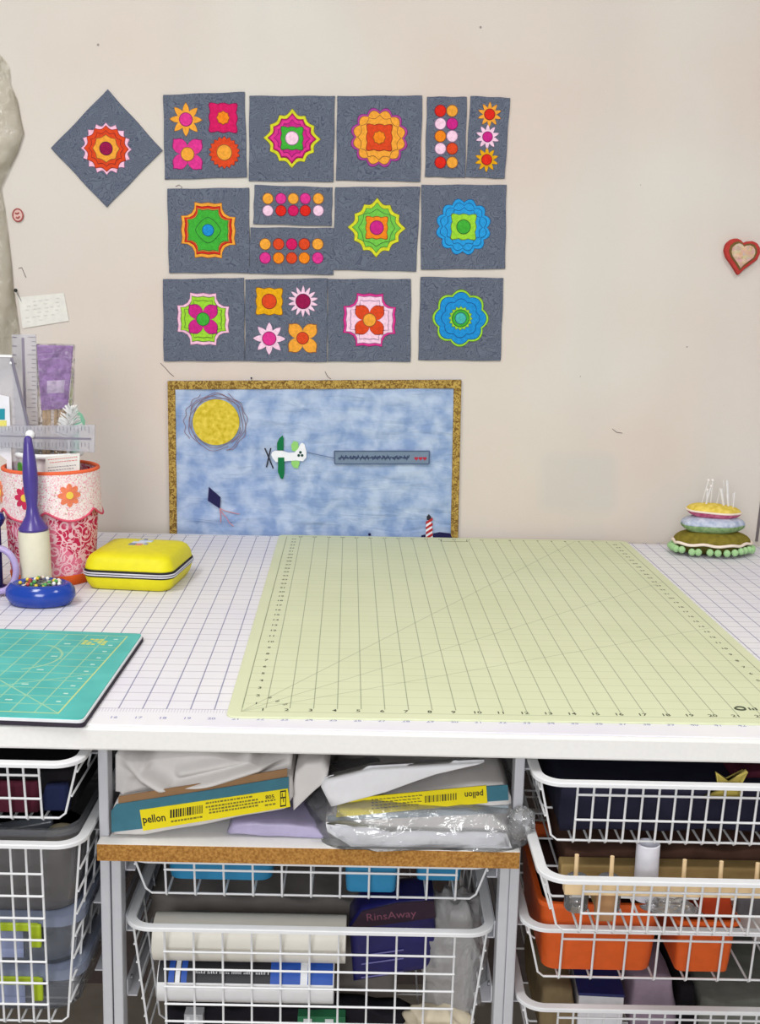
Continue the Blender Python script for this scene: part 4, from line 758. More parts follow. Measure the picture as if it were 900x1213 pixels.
# ---- soft and packed things, each laid out at its own depth
def soft(name, label, cat, pts, Y, depth, m, bev=0.2, zrest=None, part='cloth', seed=0, wob=0.12, group=None, slope=0.0):
    """soft folded bundle: front outline at depth Y running back for depth, with gentle folds"""
    w_ = [onY(a, b_, Y) for a, b_ in pts]; zmin = min(p.z for p in w_) if zrest is None else zrest; cx = sum(p.x for p in w_)/len(w_)
    r_ = thing(name, label, cat, (cx, Y, zmin), 0, group); R_ = random.Random(seed); P_ = [(p.x-cx, max(0.0, p.z-zmin)) for p in w_]
    dense = []
    for i in range(len(P_)):
        a, b_ = Vector(P_[i]), Vector(P_[(i+1) % len(P_)]); k = max(1, int((b_-a).length/0.35))
        dense += [a.lerp(b_, j/k) for j in range(k)]
    c0 = Vector((sum(p.x for p in dense)/len(dense), sum(p.y for p in dense)/len(dense))); f1, f2, f3 = R_.uniform(1, 3), R_.uniform(0.6, 1.8), R_.uniform(0, 6); rings_ = []
    for y, s in ((0.0, 0.80), (0.02, 0.93), (0.14, 0.99), (0.5, 1.0), (1.5, 1.0), (3, 1.01), (depth-0.5, 0.99), (depth, 0.9)):
        if y > depth: continue
        ring = []
        for p in dense:
            q = c0+(p-c0)*s if s < 0.99 else p.copy(); l_ = (p-c0).length
            wv = wob*math.sin(q.x*f1+y*f2+f3)*math.sin(q.y*2.1+f3+y*0.7)
            z = q.y+(wv+slope*y)*(1 if q.y > 0.08 else 0); ring.append(Vector((q.x+wv*0.4, y+0.5*wob*math.sin(q.x*f1*1.3+q.y*3+f3), max(0, z))))
        rings_.append(ring)
    MB().rings(rings_).build(part, m, r_, smooth=True); return r_, cx, zmin
def flat(r_, cx, zm, Y, pts, name, m, th=0.05, y0=0.0, parent=None):
    return MB().prism([(onY(a, b_, Y).x-cx, onY(a, b_, Y).z-zm) for a, b_ in pts], y0-th, y0+0.02).build(name, m, parent or r_)
def vtext(r_, cx, zm, Y, s, px, py, hpx, ang, m, y0, name='lettering', stretch=1.0, bold=0.0):
    p = onY(px, py, Y); p2 = onY(px, py-hpx, Y); size = abs(p2.z-p.z)/0.7; vs, fs = text_geo(s, size, bold); ca, sa = math.cos(ang), math.sin(ang)
    o = MB().add([(p.x-cx+x*stretch*ca-z*sa, y0, p.z-zm+x*stretch*sa+z*ca) for x, z in vs], fs).build(name, m, r_); o['kind'] = 'stuff'; return o
batting = mat('white_interfacing', (216, 212, 210), 0.85, 0.1, var=0.04, vs=1.0, bump=0.3, bs=1.4)
teal_card = mat('teal_card', (58, 112, 130), 0.4, 0.4, var=0.06); ylab = mat('yellow_label', (230, 212, 22), 0.5, 0.3, var=0.03); bkink = mat('label_black', (34, 32, 30), 0.6)
# lavender flat pack at the bottom of the pile
soft('lavender_pack', 'flat lavender packet lying under the left interfacing pack', 'packet', [(268, 988), (392, 1000), (388, 990), (372, 980), (300, 974), (275, 978)], -0.2, 7, mat('lavender_film', (176, 168, 200), 0.35, 0.4, var=0.06), zrest=ZS1, part='film', seed=2, wob=0.03)
Y1_ = -0.55
r_, cx, zm = soft('interfacing_pack', 'folded interfacing pack with teal band and yellow pellon label, lettering upright', 'packet', [(134, 990), (132, 962), (136, 952), (240, 938), (338, 921), (345, 924), (347, 945), (338, 959), (250, 976), (170, 990)], Y1_, 7.5, batting, zrest=ZS1, seed=4, wob=0.03)
flat(r_, cx, zm, Y1_, [(132.5, 985), (167, 981), (342, 950), (342, 919.5), (240, 936.5), (138, 952), (132, 960)], 'teal_band', teal_card, 0.03, -0.04)
lb_ = flat(r_, cx, zm, Y1_, [(170, 983), (344, 954.5), (341, 933), (166, 958.5)], 'label', ylab, 0.03, -0.075)
sl = math.atan2(25.0, 175.0)
vtext(r_, cx, zm, Y1_, 'pellon', 183, 968.5, 9.0, sl, bkink, -0.112, 'brand_lettering', 0.82, 0.018)
vtext(r_, cx, zm, Y1_, '805', 320, 942.8, 4.4, sl, bkink, -0.112, 'number_lettering', 1.1, 0.015)
def bars(lst, name, m, y0, Y):
    b_ = MB()
    for q in lst: b_.add([(onY(a, c_, Y).x-cx, y0, onY(a, c_, Y).z-zm) for a, c_ in q], [tuple(range(len(q)))])
    o = b_.build(name, m, r_); o['kind'] = 'stuff'
def ly(x, v): return 958.5+(x-166)*(-25.5/175)+v*(24.0-(x-166)*2.5/175)     # label-space y
L_ = []; x = 202; R_ = random.Random(5)
while x < 240: w_ = R_.choice((0.7, 1.2, 2.0)); L_.append([(x, ly(x, 0.62)), (x+w_, ly(x+w_, 0.62)), (x+w_, ly(x+w_, 0.2)), (x, ly(x, 0.2))]); x += w_+R_.choice((0.8, 1.2))
bars(L_, 'barcode', bkink, -0.112, Y1_); L_ = []
for v, x0, x1 in ((0.14, 244, 296), (0.34, 244, 306), (0.5, 248, 310), (0.66, 248, 306), (0.8, 203, 240), (0.5, 314, 326), (0.72, 314, 326)):
    x = x0
    while x < x1: w_ = R_.uniform(1.5, 4); L_.append([(x, ly(x, v+0.045)), (x+w_, ly(x+w_, v+0.045)), (x+w_, ly(x+w_, v-0.045)), (x, ly(x, v-0.045))]); x += w_+1
bars(L_, 'small_print', mat('label_grey', (120, 112, 40), 0.6), -0.112, Y1_)
L_ = [[(332+a, ly(332+a, v0)), (332+a+0.9, ly(333+a, v0)), (332+a+0.9, ly(333+a, v1)), (332+a, ly(332+a, v1))][::-1] for a, v0, v1 in ((0, 0.9, 0.1), (6, 0.9, 0.1), (2, 0.4, 0.2), (3.5, 0.7, 0.5))]+[[(332, ly(332, v+0.04)), (339, ly(339, v+0.04)), (339, ly(339, v-0.04)), (332, ly(332, v-0.04))] for v in (0.1, 0.9, 0.45)]
bars(L_, 'boxed_mark', bkink, -0.112, Y1_)
flat(r_, cx, zm, Y1_, [(140, 954), (240, 938.5), (340, 921), (340, 911), (240, 928), (140, 944)], 'cardboard_core', mat('tan_cardboard', (150, 116, 84), 0.8, 0.1), 0.03, 0.06)
# crumpled cloth: a thick sheet with a V-shaped fold standing proud of it
def segd(p, a_, b2):
    a_, b2, p = Vector(a_), Vector(b2), Vector(p); d = b2-a_; t_ = max(0, min(1, (p-a_).dot(d)/d.dot(d))); return (p-(a_+d*t_)).length, t_
w0 = onY(240, 930, 0.0); wc = thing('white_cloth', 'crumpled white cloth with a drooping V-shaped fold on top of the left pack', 'cloth', (w0.x, 0.0, w0.z))
def cl(u, v, back=False):
    xx = 134+u*210; lo = 950-(xx-140)*0.142-(4 if u > 0.03 else 8); hi = 899+2*math.sin(u*9); yy = lo+(hi-lo)*v
    f = 0.0
    for a_, b2, am, wd_ in (((150, 904), (204, 938), 0.75, 9), ((204, 938), (335, 896), 0.85, 8), ((138, 948), (146, 922), 0.5, 9), ((146, 922), (170, 908), 0.5, 8), ((260, 934), (340, 915), 0.35, 6), ((215, 915), (300, 898), 0.4, 7)):
        d, t_ = segd((xx, yy), a_, b2); f = max(f, am*math.exp(-(d/wd_)**2))
    p = onY(xx, yy, 0.0); edge = min(1, 6*u, 6*(1-u), 5*v+0.15); y_ = 0.45-f*edge*1.1-0.25*edge
    return Vector((p.x-w0.x, 3.5 if back else y_, p.z-w0.z))
b_ = MB(); b_.grid(lambda u, v: cl(u, v), 70, 24); b_.grid(lambda u, v: cl(u, v, True), 70, 24); n1, w1 = 71*25, 71
per = [i for i in range(71)]+[j*w1+70 for j in range(1, 25)]+[24*w1+i for i in range(69, -1, -1)]+[j*w1 for j in range(23, 0, -1)]
b_.f += [(per[i], per[(i+1) % len(per)], per[(i+1) % len(per)]+n1, per[i]+n1) for i in range(len(per))]
b_.build('cloth', batting, wc, smooth=True)
soft('white_cloth', 'white cloth roll bulging between the two interfacing packs', 'cloth', [(347, 962), (346, 935), (350, 915), (362, 904), (382, 902), (390, 910), (388, 924), (374, 937), (358, 952)], -0.1, 6, batting, seed=13, wob=0.08)
# right-hand pack, label upside down, in a crumpled clear bag
Y2_ = -0.2
r_, cx, zm = soft('interfacing_pack', 'bagged interfacing pack with upside-down yellow pellon label', 'packet', [(388, 999), (386, 972), (398, 958), (440, 948), (560, 931), (596, 930), (606, 945), (606, 999)], Y2_, 7, batting, zrest=ZS1, seed=17, wob=0.04)
flat(r_, cx, zm, Y2_, [(574, 949), (602, 947), (601, 929), (573, 931)], 'teal_band', teal_card, 0.03, -0.04)
flat(r_, cx, zm, Y2_, [(398, 967), (577, 950), (575.5, 929.5), (400, 946)], 'label', ylab, 0.03, -0.07)
flat(r_, cx, zm, Y2_, [(388, 972), (600, 962), (602, 953), (388, 966)], 'grey_fold', mat('grey_teal_fold', (150, 162, 170), 0.5, 0.3), 0.03, -0.05)
sl2 = math.atan2(17.0, 176.0)
vtext(r_, cx, zm, Y2_, 'pellon', 561, 940, 7.5, math.pi+sl2, bkink, -0.112, 'brand_lettering', 0.8, 0.016)
L_ = []; x = 503
while x < 540: w_ = R_.choice((0.8, 1.4, 2.2)); y_ = 945.5-(x-503)*0.093; L_.append([(x, y_+4), (x+w_, y_+4), (x+w_, y_-4), (x, y_-4)]); x += w_+R_.choice((1.0, 1.6))
bars(L_, 'barcode', mat('label_brown', (96, 90, 30), 0.6), -0.112, Y2_); L_ = []
for v in (-5, -1.5, 2, 5.5):
    x = 440
    while x < 496: w_ = R_.uniform(2, 5); y_ = 951-(x-440)*0.093+v; L_.append([(x, y_+0.6), (x+w_, y_+0.6), (x+w_, y_-0.6), (x, y_-0.6)]); x += w_+1.2
bars(L_, 'small_print', mat('label_grey', (120, 112, 40), 0.6), -0.112, Y2_)
r_, cx, zm = soft('paper_sheet', 'stiff white paper sheet slanting across the upside-down yellow label', 'paper', [(392, 957), (380, 934), (384, 926), (440, 912), (574, 904.5), (520, 917), (455, 940)], Y2_-0.38, 0.9, mat('bright_paper', (232, 232, 236), 0.7, 0.2, var=0.02), part='sheet', seed=3, wob=0.01)
soft('paper_sheet', 'folded white paper sheet at the front edge of the shelf inside the clear bag', 'paper', [(416, 1001), (388, 983), (386, 974), (470, 984), (600, 986), (606, 1003)], Y2_-0.55, 0.35, mat('bright_paper', (232, 232, 236), 0.7, 0.2, var=0.02), part='sheet', zrest=ZS1, seed=6, wob=0.02)
def lump(name, label, cat, px, py, Y, rx, ry, rz, m, part, seed=0, nz=0.12, e=0.6, zrest=None, n=44, m_=28, xc=None):
    p = onY(px, py, Y); p.x = p.x if xc is None else xc; R_ = random.Random(seed); ph = [R_.uniform(0, 6) for _ in range(9)]; z0 = p.z-rz if zrest is None else zrest
    r_ = thing(name, label, cat, (p.x, Y, z0)); sg = lambda v: math.copysign(abs(v)**e, v); rings_ = []
    for i in range(m_+1):
        b_ = -math.pi/2+math.pi*i/m_; ring = []
        for j in range(n):
            a = 2*math.pi*j/n; d = Vector((sg(math.cos(b_))*sg(math.cos(a)), sg(math.cos(b_))*sg(math.sin(a)), sg(math.sin(b_))))
            f = 1+nz*(math.sin(5*d.x+ph[0])*math.sin(4*d.y+ph[1])+0.8*math.sin(9*d.z+6*d.x+ph[2])*math.sin(7*d.x+ph[3])+0.5*math.sin(15*d.x+11*d.z+ph[4]))
            ring.append(Vector((d.x*rx*f, d.y*ry*f, max(0.0, p.z-z0+d.z*rz*f))))
        rings_.append(ring)
    MB().rings(rings_).build(part, m, r_, smooth=True); return r_
FILM = clear('clear_crinkled_bag', (236, 238, 244), 0.12, 0.10, 0.7, 0.6, 0.42)
lump('clear_bag', 'crumpled clear plastic bag around the upside-down label pack', 'bag', 492, 963, 2.0, 4.75, 3.1, 1.65, FILM, 'film', 5, 0.07, 0.55, ZS1)
lump('clear_bag', 'twisted clear bag end sticking out past the shelf edge', 'bag', 617, 975, -0.75, 0.55, 0.42, 0.72, FILM, 'film', 9, 0.07, 0.8)
# ---- basket of blue bins
def bin_(label, px0, px1, pyb, Y, depth, z0, h, m, flare=0.06, hollow=True, name='plastic_bin', cat='bin', lip=0.12):
    a, b_ = onY(px0, pyb, Y).x, onY(px1, pyb, Y).x; cx = (a+b_)/2; hw = (b_-a)/2; hd = depth/2
    r_ = thing(name, label, cat, (cx, Y+hd, z0))
    def rr(k, z, s=0.0): return [Vector((x, y, z)) for x, y in rrect(-hw*k+s, hw*k-s, -hd*k+s, hd*k-s, min(hw, hd)*0.25, 5)]
    MB().rings([rr(1, 0), rr(1+flare*0.2, h*0.15), rr(1+flare, h), rr(1+flare, h, 0.1), rr(1, 0.12, 0.12)], True, True).build('bin_wall', m, r_, smooth='auto')
    MB().rings([rr(1+flare, h-0.18), rr(1+flare, h-0.18, -lip), rr(1+flare, h+0.02, -lip), rr(1+flare, h+0.02)], False, False).build('bin_rim', m, r_, smooth='auto')
    return r_
BB = mat('sky_blue_plastic', (44, 132, 178), 0.4, 0.4, var=0.05); zc1 = bC1+0.2
bin_('wide sky blue plastic bin in the basket under the shelf', 200, 322, 1030, 1.5, 8, zc1, 1.6, BB)
bin_('sky blue plastic bin standing at the front between two other blue bins', 410, 468, 1060, 0.65, 6, zc1, 1.75, BB, 0.1)
bin_('narrow sky blue plastic bin beside the right side of the basket under the shelf', 494, 545, 1040, 1.8, 7, zc1, 1.6, BB, 0.08)
# ---- basket of rolls
soft('grey_cloth', 'dark grey folded cloth behind the thick cream roll', 'cloth', [(175, 1200), (175, 1062), (400, 1070), (470, 1073), (470, 1200)], 3.9, 10, mat('dark_grey_cotton', (124, 118, 114), 0.9, 0.1, bump=0.3, bs=1.5), zrest=zC2-6.2, seed=27)
def roll(label, px0, px1, py, Y, r, m, name='paper_roll', cat='roll', band=None):
    a, b_ = onY(px0, py, Y), onY(px1, py+(px1-px0)*0.024, Y); r_ = thing(name, label, cat, ((a.x+b_.x)/2, Y, a.z-r)); hw = (b_.x-a.x)/2
    n = 36; MB().rings([[Vector((s*hw, k*r*math.cos(2*math.pi*j/n), r+k*r*math.sin(2*math.pi*j/n))) for j in range(n)] for s, k in ((-1, 0.3), (-1, 0.96), (-0.995, 1), (0.995, 1), (1, 0.96), (1, 0.3))]).build('paper', m, r_, smooth='auto'); return r_, hw
PAP = mat('cream_roll_paper', (226, 222, 212), 0.75, 0.15, var=0.03, vs=0.8)
roll('thick cream paper roll lying along the top of the deep basket', 184, 410, 1108, 1.15, 1.02, PAP)
rr_, hw = roll('white paper roll with a black and blue label band', 190, 396, 1157, 0.95, 1.0, mat('white_roll_paper', (226, 226, 228), 0.6, 0.2, var=0.02))
def arc_band(x0, x1, a0, a1, rad, m, nm): 
    n = 10; rings_ = [[Vector((x, rad*math.cos(a0+(a1-a0)*j/n), 1.0+rad*math.sin(a0+(a1-a0)*j/n))) for j in range(n+1)] for x in (x0, x1)]
    b_ = MB(); b_.rings(rings_, False, False, False); return b_.build(nm, m, rr_, smooth=True)
blu = mat('label_blue', (38, 82, 172), 0.5); blk = mat('label_charcoal', (36, 36, 42), 0.5); wht = mat('label_white', (228, 230, 234), 0.5)
arc_band(-hw+0.05, hw-0.05, 1.85, 2.8, 1.006, blk, 'label_band')
arc_band(hw*0.28, hw-0.05, 1.85, 2.8, 1.012, blu, 'blue_patch')
for x0, x1 in ((-hw+0.5, -hw+0.75), (-hw+1.05, -hw+1.3)): arc_band(x0, x1, 1.85, 2.8, 1.012, blu, 'blue_stripe')
for x0, x1 in ((-hw+0.8, -hw+1.0), (hw*0.62, hw*0.70)): arc_band(x0, x1, 1.85, 2.8, 1.016, wht, 'white_stripe')
b_ = MB(); R_ = random.Random(9)
for k in range(46):
    x = -hw+1.6+k*0.075*1.0; h_ = R_.uniform(0.05, 0.16) if k % 7 else 0
    if h_ and x < hw*0.25: a = 2.42; b_.add([(x, 1.02*math.cos(a), 1+1.02*math.sin(a)), (x+0.03, 1.02*math.cos(a), 1+1.02*math.sin(a)), (x+0.03, 1.02*math.cos(a-h_), 1+1.02*math.sin(a-h_)), (x, 1.02*math.cos(a-h_), 1+1.02*math.sin(a-h_))], [(0, 1, 2, 3)])
o = b_.build('band_print', wht, rr_); o['kind'] = 'stuff'
r_, cx, zm = soft('navy_packet', 'navy packet with faint RINSAWAY lettering tilted beside the rolls', 'packet', [(419, 1164), (413, 1098), (428, 1078), (470, 1068), (514, 1064), (518, 1148), (480, 1154)], 1.4, 2.4, mat('navy_film', (32, 30, 92), 0.3, 0.5, var=0.15, vs=1.2), part='film', seed=21, wob=0.03)
flat(r_, cx, zm, 1.4, [(414, 1100), (516, 1086), (514, 1066), (470, 1069), (428, 1079)], 'dark_flap', mat('dark_maroon_film', (44, 26, 44), 0.35, 0.4), 0.03, -0.05)
vtext(r_, cx, zm, 1.4, 'RinsAway', 463, 1083.5, 8.5, 0.12, mat('dim_red_ink', (124, 74, 92), 0.5), -0.09, 'brand_lettering', 1.15)
for yy in (1130, 1140, 1156): flat(r_, cx, zm, 1.4, [(428, yy+2), (478, yy-5), (478, yy-6.2), (428, yy+0.8)], 'print_line', mat('lilac_line', (120, 118, 176), 0.5), 0.02, -0.05)
lump('white_bag', 'milky plastic bag crammed at the right end of the roll basket', 'bag', 538, 1135, 2.6, 1.5, 1.6, 3.1, clear('milky_film', (184, 182, 182), 0.66, 0.2, 0.6, 0.7, 0.2), 'film', 14, 0.08, 0.7, zC2-6.1)
lump('cream_cloth', 'cream cloth bundle under the milky plastic bag', 'cloth', 520, 1215, 1.0, 1.5, 0.9, 0.95, mat('cream_cotton', (214, 202, 178), 0.9, 0.1, bump=0.3, bs=1.5), 'cloth', 15, 0.10, 0.8, zC2-6.1)
soft('dark_cloth', 'black folded cloth along the bottom of the roll basket', 'cloth', [(196, 1262), (196, 1200), (300, 1194), (440, 1198), (486, 1205), (486, 1262)], 1.35, 1.4, mat('black_cotton', (34, 32, 38), 0.9, 0.1, bump=0.3, bs=1.5), zrest=zC2-6.2, seed=23)
for px0, px1, py0, py1, colr, lb_ in ((352, 409, 1206, 1232, (52, 122, 84), 'small box with green and white label under the paper rolls'), (218, 240, 1203, 1230, (196, 198, 204), 'small pale box at the bottom of the roll basket')):
    a, b2 = onY(px0, py1, 0.75), onY(px1, py0, 0.75); bx_ = thing('label_box', lb_, 'box', ((a.x+b2.x)/2, 1.1, zC2-6.2)); hw_ = (b2.x-a.x)/2; hh_ = b2.z-(zC2-6.2)
    MB().box(-hw_, hw_, -0.3, 0.3, 0, hh_).build('carton', mat('carton_%d' % colr[0], colr, 0.5), bx_, bevel=0.02)
    for f in (-0.75, 0.15): MB().box(hw_*f, hw_*(f+0.35), -0.32, -0.29, hh_-0.85, hh_-0.1).build('label_patch', wht, bx_)
# ---- left baskets
zb1 = bL1+0.2; CLR = clear('clear_tub_plastic', (176, 184, 200), 0.17, 0.12, 0, 1, 0.2)
dkc = lambda n_, c_: mat(n_, c_, 0.9, 0.1, var=0.15, vs=1.0, bump=0.3, bs=1.6)
def cloth(label, px0, px1, pyt, pyb, Y, depth, m, z0, seed, slope=0.0, wob=0.08):
    return soft('folded_cloth', label, 'cloth', [(px0, pyb), (px0-1, (pyt+pyb)/2), (px0+3, pyt), ((px0+px1)/2, pyt-1), (px1-3, pyt), (px1+1, (pyt+pyb)/2), (px1, pyb)], Y, depth, m, zrest=z0, seed=seed, slope=slope, wob=wob)
cloth('black folded cloth filling the shallow basket beside the low frame', -300, 88, 914, 968, -1.0, 16, dkc('black_cloth', (26, 24, 28)), zb1, 31)
cloth('maroon folded cloth at the front of the shallow basket beside the low frame', -150, 44, 930, 966, -1.75, 0.65, dkc('maroon_cloth', (74, 30, 44)), zb1, 32, wob=0.03)
cloth('navy folded cloth at the front of the shallow basket beside the low frame', 50, 80, 932, 962, -1.75, 0.65, dkc('navy_cloth', (30, 36, 66)), zb1, 33, wob=0.03)
zb2 = zL2-8.3
def clearbox(label, x0, x1, y0, y1, z0, z1, name='clear_box', lid=True, latch=True, body=CLR):
    r_ = thing(name, label, 'storage box', ((x0+x1)/2, (y0+y1)/2, z0)); hw, hd, h = (x1-x0)/2, (y1-y0)/2, z1-z0
    def rr(k, z, s=0.0): return [Vector((x, y, z)) for x, y in rrect(-hw*k+s, hw*k-s, -hd*k+s, hd*k-s, 1.1, 6)]
    MB().rings([rr(0.94, 0), rr(0.95, 0.1), rr(0.98, h-0.3), rr(0.98, h-0.3, 0.1), rr(0.95, 0.15, 0.1)]).build('box_body', body, r_, smooth='auto')
    MB().rings([rr(0.985, h-0.55), rr(1.0, h-0.5), rr(1.0, h-0.05), rr(0.97, h)] if lid else [rr(0.98, h-0.35), rr(1.0, h-0.3), rr(1.0, h), rr(0.97, h), rr(0.965, h-0.3)], False, lid).build('lid' if lid else 'lip', clear('lid_blue_plastic', (150, 160, 186), 0.55, 0.15) if lid else clear('lip_plastic', (120, 122, 128), 0.55, 0.15), r_, smooth='auto')
    if latch:
        lm = mat('lime_latch', (166, 186, 40), 0.45, 0.3); lo = MB().box(-hw*0.9, hw-1.75, -hd-0.12, -hd+0.02, h-0.66, h-0.30).build('latch', lm, r_, bevel=0.05); MB().box(hw-2.05, hw-1.6, -hd-0.22, -hd-0.02, h-1.35, h-0.3).build('latch_tab', lm, lo, bevel=0.08)
        MB().box(-hw*0.6, hw-2.5, -hd*0.95-0.07, -hd*0.95-0.02, 0.35, h-0.9).build('paper_label', mat('bluish_label', (150, 160, 196), 0.5), r_)
    return r_
xb1 = onY(93, 1040, YL_+1.1).x
zA, zB_, zC_ = onY(40, 1088, YL_+1.0).z, onY(40, 1152, YL_+1.0).z, zb2
clearbox('open smoky clear tub on top in the deep left basket', xb1-14.5, xb1, YL_+1.2, YL_+16, zA+0.02, zL2+0.12, 'clear_tub', False, False, clear('smoky_tub_plastic', (120, 118, 120), 0.62, 0.15, 0, 1, 0.2))
clearbox('clear lidded box with lime latch directly under the smoky tub', xb1-14.5, xb1, YL_+1.2, YL_+16, zB_+0.02, zA)
clearbox('clear lidded box with lime latch at the bottom of the deep basket', xb1-14.5, xb1, YL_+1.2, YL_+16, zb2, zB_)
lump('navy_cloth_bundle', 'navy cloth bundle inside the upper lime-latched box', 'cloth', 20, 1120, YL_+6.5, 5.6, 4.2, 0.75, dkc('navy_cloth', (30, 36, 66)), 'cloth', 41, 0.06, 0.4, zB_+0.2, xc=xb1-7.25)
lump('grey_cloth_bundle', 'grey cloth bundle inside the bottom lime-latched box', 'cloth', 20, 1185, YL_+6.5, 5.6, 4.2, 0.9, dkc('grey_cloth', (92, 88, 92)), 'cloth', 42, 0.06, 0.4, zb2+0.2, xc=xb1-7.25)
lump('taupe_cloth_bundle', 'taupe cloth bundle filling the smoky clear tub', 'cloth', 20, 1050, YL_+8, 5.2, 3.6, 1.0, dkc('taupe_cloth', (104, 92, 84)), 'cloth', 43, 0.08, 0.4, zA+0.2, xc=xb1-7.25)
p0 = onY(72, 995, YL_+2.5); cr_ = thing('cream_jar', 'cream plastic jar poking up from the smoky clear tub', 'jar', (p0.x, YL_+2.6, zA+0.25)); MB().lathe([(0.62, 0), (0.66, 0.1), (0.66, p0.z-zA-0.1), (0.5, p0.z-zA+0.25), (0.2, p0.z-zA+0.35)], 28).build('jar_body', mat('cream_plastic', (204, 194, 160), 0.4, 0.3), cr_, smooth='auto')
p0 = onY(20, 985, YL_+3); tg = thing('clear_tube', 'clear plastic tube lying in the smoky clear tub', 'tube', (p0.x, YL_+3.2, p0.z-0.4)); MB().tube([(-1.8, 0, 0.1), (1.3, 0.6, 0.5)], 0.35, 16).build('tube_wall', CLR, tg, smooth='auto')
# ---- right baskets
z1_ = bR1+0.2
cloth('navy folded cloth filling the shallow basket directly under the table', 664, 1240, 936, 985, YR1+0.85, 15, dkc('midnight_cloth', (34, 34, 50)), z1_, 51, wob=0.05)
cloth('maroon folded cloth on the navy cloth under the table', 868, 960, 914, 935, YR1+2.0, 6, dkc('maroon_cloth', (74, 30, 44)), z1_+1.95, 52)
r_, cx, zm = soft('yellow_print_cloth', 'yellow star-cut cloth lying on the navy cloth under the table', 'cloth', [(834, 944), (850, 934), (848, 915), (862, 924), (884, 913), (876, 928), (876, 944)], YR1+0.72, 0.3, mat('mustard_cotton', (176, 160, 84), 0.9, 0.1), part='cloth', seed=53, wob=0.01)
# peg rack
z2_ = bR2+0.18; WD = mat('pale_beech', (222, 194, 152), 0.6, 0.2, var=0.08, vs=0.9); WD2 = mat('bamboo_beam', (176, 148, 98), 0.6, 0.2, var=0.12, vs=0.8)
fb0, fb1 = onY(669, 1044, YR2+1.2), onY(669, 1060, YR2+1.2); rk = thing('peg_rack', 'wooden peg rack of two beams and upright dowels in the pulled-out basket', 'rack', (fb0.x+8, YR2+1.35, z2_)); bw = 8.0
MB().box(-bw, 10.0, -0.2, 0.35, fb1.z-z2_, fb0.z-z2_-0.02).build('front_beam', WD, rk, bevel=0.05)
YBW = -0.5; YB_ = YBW-(YR2+1.35); bb0, bb1 = onY(663, 1019, YBW), onY(663, 1038, YBW); MB().box(bb0.x-fb0.x-8, 10, YB_-0.4, YB_+0.4, bb1.z-z2_, bb0.z-z2_).build('back_beam', WD2, rk, bevel=0.08)
for x, yt_ in ((683.5, 1013), (725.5, 1015), (811.5, 1019), (855, 1021), (898, 1023)):
    p0 = onY(x, yt_, YR2+1.4); MB().tube([(p0.x-fb0.x-8, 0.1, fb1.z-z2_+0.2), (p0.x-fb0.x-8, 0.1, p0.z-z2_)], 0.085, 10).build('dowel', WD, rk, smooth='auto')
for xx in (-bw+1.7, 5.0): MB().box(xx-0.4, xx+0.4, -0.1, 0.3, 0, fb1.z-z2_+0.01).build('foot_block', mat('tan_wood', (168, 128, 90), 0.6), rk, bevel=0.05); 
MB().box(-0.3-bw+1.7, 0.3-bw+1.7, 0.3, YB_, 0.2, 0.6).build('side_rail', WD2, rk)
p0, p1 = onY(755, 1004, YR2+3.0), onY(783, 1004, YR2+3.0); sp_ = thing('white_cylinder', 'plain white cardboard cylinder standing behind the peg rack front beam', 'cylinder', ((p0.x+p1.x)/2, YR2+3.2, z2_)); rd = (p1.x-p0.x)/2; hc_ = p0.z-z2_+0.1
MB().lathe([(rd*0.95, 0), (rd, 0.04), (rd, hc_), (rd*0.9, hc_+0.02), (rd*0.88, hc_-0.4)], 32).build('wall', mat('white_card', (222, 222, 232), 0.6, 0.2), sp_, smooth='auto')
JAR = clear('jar_glass', (200, 204, 210), 0.18, 0.03, 0, 1, 0.5)
for k, (x, lb_) in enumerate(((728, 'small glass jar with bright lid under the peg rack beside the brown block'), (690, 'small dark glass jar in the corner of the pulled-out basket'))):
    p0 = onY(x, 1066, YR2+(1.15 if k == 0 else 1.0)); jr = thing('glass_jar', lb_, 'jar', (p0.x, YR2+2.3, z2_)); MB().lathe([(0.45, 0), (0.5, 0.1), (0.5, 1.0), (0.4, 1.15)], 24).build('jar_body', JAR, jr, smooth='auto'); MB().lathe([(0.44, 1.15), (0.44, 1.35), (0.4, 1.38)], 24).build('lid', mat('silver_lid', (190, 190, 194), 0.25, 0.5, 0.7), jr, smooth='auto')
cloth('dark brown folded cloth at the back of the pulled-out basket', 668, 1240, 1008, 1060, 0.4, 8, dkc('brown_cloth', (92, 66, 56)), z2_, 61)
cloth('rust orange folded cloth under the peg rack', 832, 868, 1062, 1101, YR2+1.9, 0.8, dkc('rust_cloth', (168, 62, 34)), z2_, 62, wob=0.04)
cloth('grey folded cloth under the peg rack beside the rust cloth', 874, 930, 1064, 1101, YR2+1.9, 0.8, dkc('grey_cloth', (112, 106, 108)), z2_, 63, wob=0.04)
lump('clear_bag', 'clear crinkled bag of notions under the peg rack', 'bag', 795, 1082, YR2+2.35, 1.1, 0.5, 0.55, FILM, 'film', 64, 0.1, 0.7, z2_)
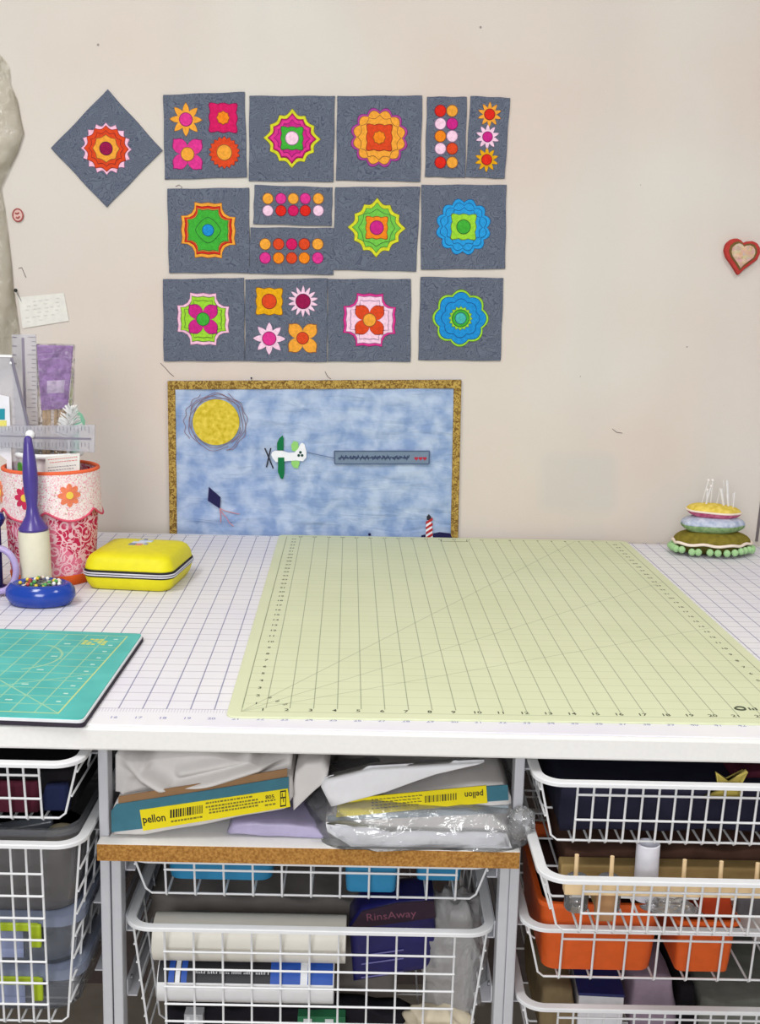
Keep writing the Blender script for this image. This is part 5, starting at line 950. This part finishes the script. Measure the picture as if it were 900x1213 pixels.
# orange tubs, bowl
z3_ = bR3+0.2; OR = mat('orange_plastic', (214, 92, 34), 0.4, 0.4, var=0.06)
bin_('long orange plastic tub at the post end of its basket', 643, 772, 1140, YR3+1.15, 7, z3_, 3.3, OR, 0.10, name='orange_tub', cat='tub')
bin_('short orange plastic tub beside the long orange tub', 800, 862, 1155, YR3+1.15, 6, z3_, 2.6, OR, 0.12, name='orange_tub', cat='tub')
p0 = onY(925, 1105, YR3+3.2); bw_ = thing('white_bowl', 'white round bowl beside the short orange tub', 'bowl', (p0.x, YR3+4.4, z3_)); MB().lathe([(0.8, 0), (1.2, 0.1), (2.0, 1.0), (2.3, 2.0), (2.2, 2.0), (1.9, 1.05), (1.1, 0.25), (0.01, 0.2)], 40).build('bowl_body', mat('white_china', (224, 216, 214), 0.3, 0.4), bw_, smooth='auto')
def fill(name, label, cat, x0, x1, y0, y1, z0, z1, m):
    r_ = thing(name, label, cat, ((x0+x1)/2, (y0+y1)/2, z0)); hw, hd, h = (x1-x0)/2, (y1-y0)/2, z1-z0
    def rr(k, z, j): return [Vector((x*k+0.06*math.sin(3*y+j), y*k+0.06*math.sin(2.5*x+j), z+0.1*math.sin(2*x+3*y+j)*(1 if j else 0))) for x, y in rrect(-hw, hw, -hd, hd, 0.4, 5)]
    MB().rings([rr(0.97, 0, 0), rr(1, 0.2, 0), rr(1, h-0.25, 1), rr(0.92, h, 2), rr(0.5, h+0.05, 3)]).build('cloth', m, r_, smooth=True)
xa_, xb_ = onY(643, 1140, YR3+1.15).x, onY(772, 1140, YR3+1.15).x
fill('folded_cloth', 'added dark brown fill for the shaded inside of the long orange tub', 'cloth', xa_+0.3, xb_-0.3, YR3+1.5, YR3+7.8, z3_+0.15, z3_+2.9, dkc('shaded_tub_fill', (58, 38, 36)))  # added fill, its dark colour paints the shade inside the tub
# lowest right basket
z4_ = zR4-3.0
def px_box(name, label, cat, x0, x1, ytop, Y, d, z0, m, rot=0.0):
    a, b2 = onY(x0, ytop, Y), onY(x1, ytop, Y); r_ = thing(name, label, cat, ((a.x+b2.x)/2, Y+d/2, z0), rot); return r_, (b2.x-a.x)/2, a.z-z0
r_, hw_, h_ = px_box('navy_box', 'white box with a glossy navy lid in the lowest basket', 'box', 688, 741, 1180, 0.9, 3.2, z4_, None, -0.05)
MB().box(-hw_, hw_, -1.6, 1.6, 0, h_).build('carton', mat('white_carton', (224, 224, 230), 0.5), r_, bevel=0.04); MB().box(-hw_-0.03, hw_+0.03, -1.63, 1.63, h_, h_+0.14).build('lid', mat('navy_gloss', (38, 46, 104), 0.25, 0.5), r_, bevel=0.03)
cloth('olive tan folded cloth in the lowest basket beside the navy-lidded box', 640, 682, 1172, 1230, 1.2, 6, dkc('tan_cloth', (128, 112, 84)), z4_, 71)
cloth('lilac grey folded cloth in the lowest basket behind the navy-lidded box', 748, 800, 1160, 1230, 1.6, 5, dkc('lilac_grey_cloth', (146, 130, 146)), z4_, 72)
cloth('black folded cloth in the lowest basket between lilac and grey cloths', 804, 826, 1168, 1230, 1.2, 5, dkc('black_cloth', (26, 24, 28)), z4_, 73)
cloth('grey green folded cloth in the lowest basket under the pink packet', 830, 1240, 1186, 1230, 1.0, 8, dkc('grey_green_cloth', (112, 114, 108)), z4_, 74)
p0 = onY(858, 1190, 2.2); pk_ = thing('pink_packet', 'pink flat packet lying on the grey green cloth', 'packet', (p0.x, 3.2, p0.z-0.15), 0.15); MB().rings([[Vector((x*k, y*k, z)) for x, y in rrect(-1.05, 1.05, -1.1, 1.1, 0.15, 3)] for k, z in ((0.96, 0), (1, 0.15), (0.97, 0.32))]).build('packet_body', mat('pink_felt', (196, 104, 132), 0.7, 0.2, var=0.1), pk_, smooth='auto')
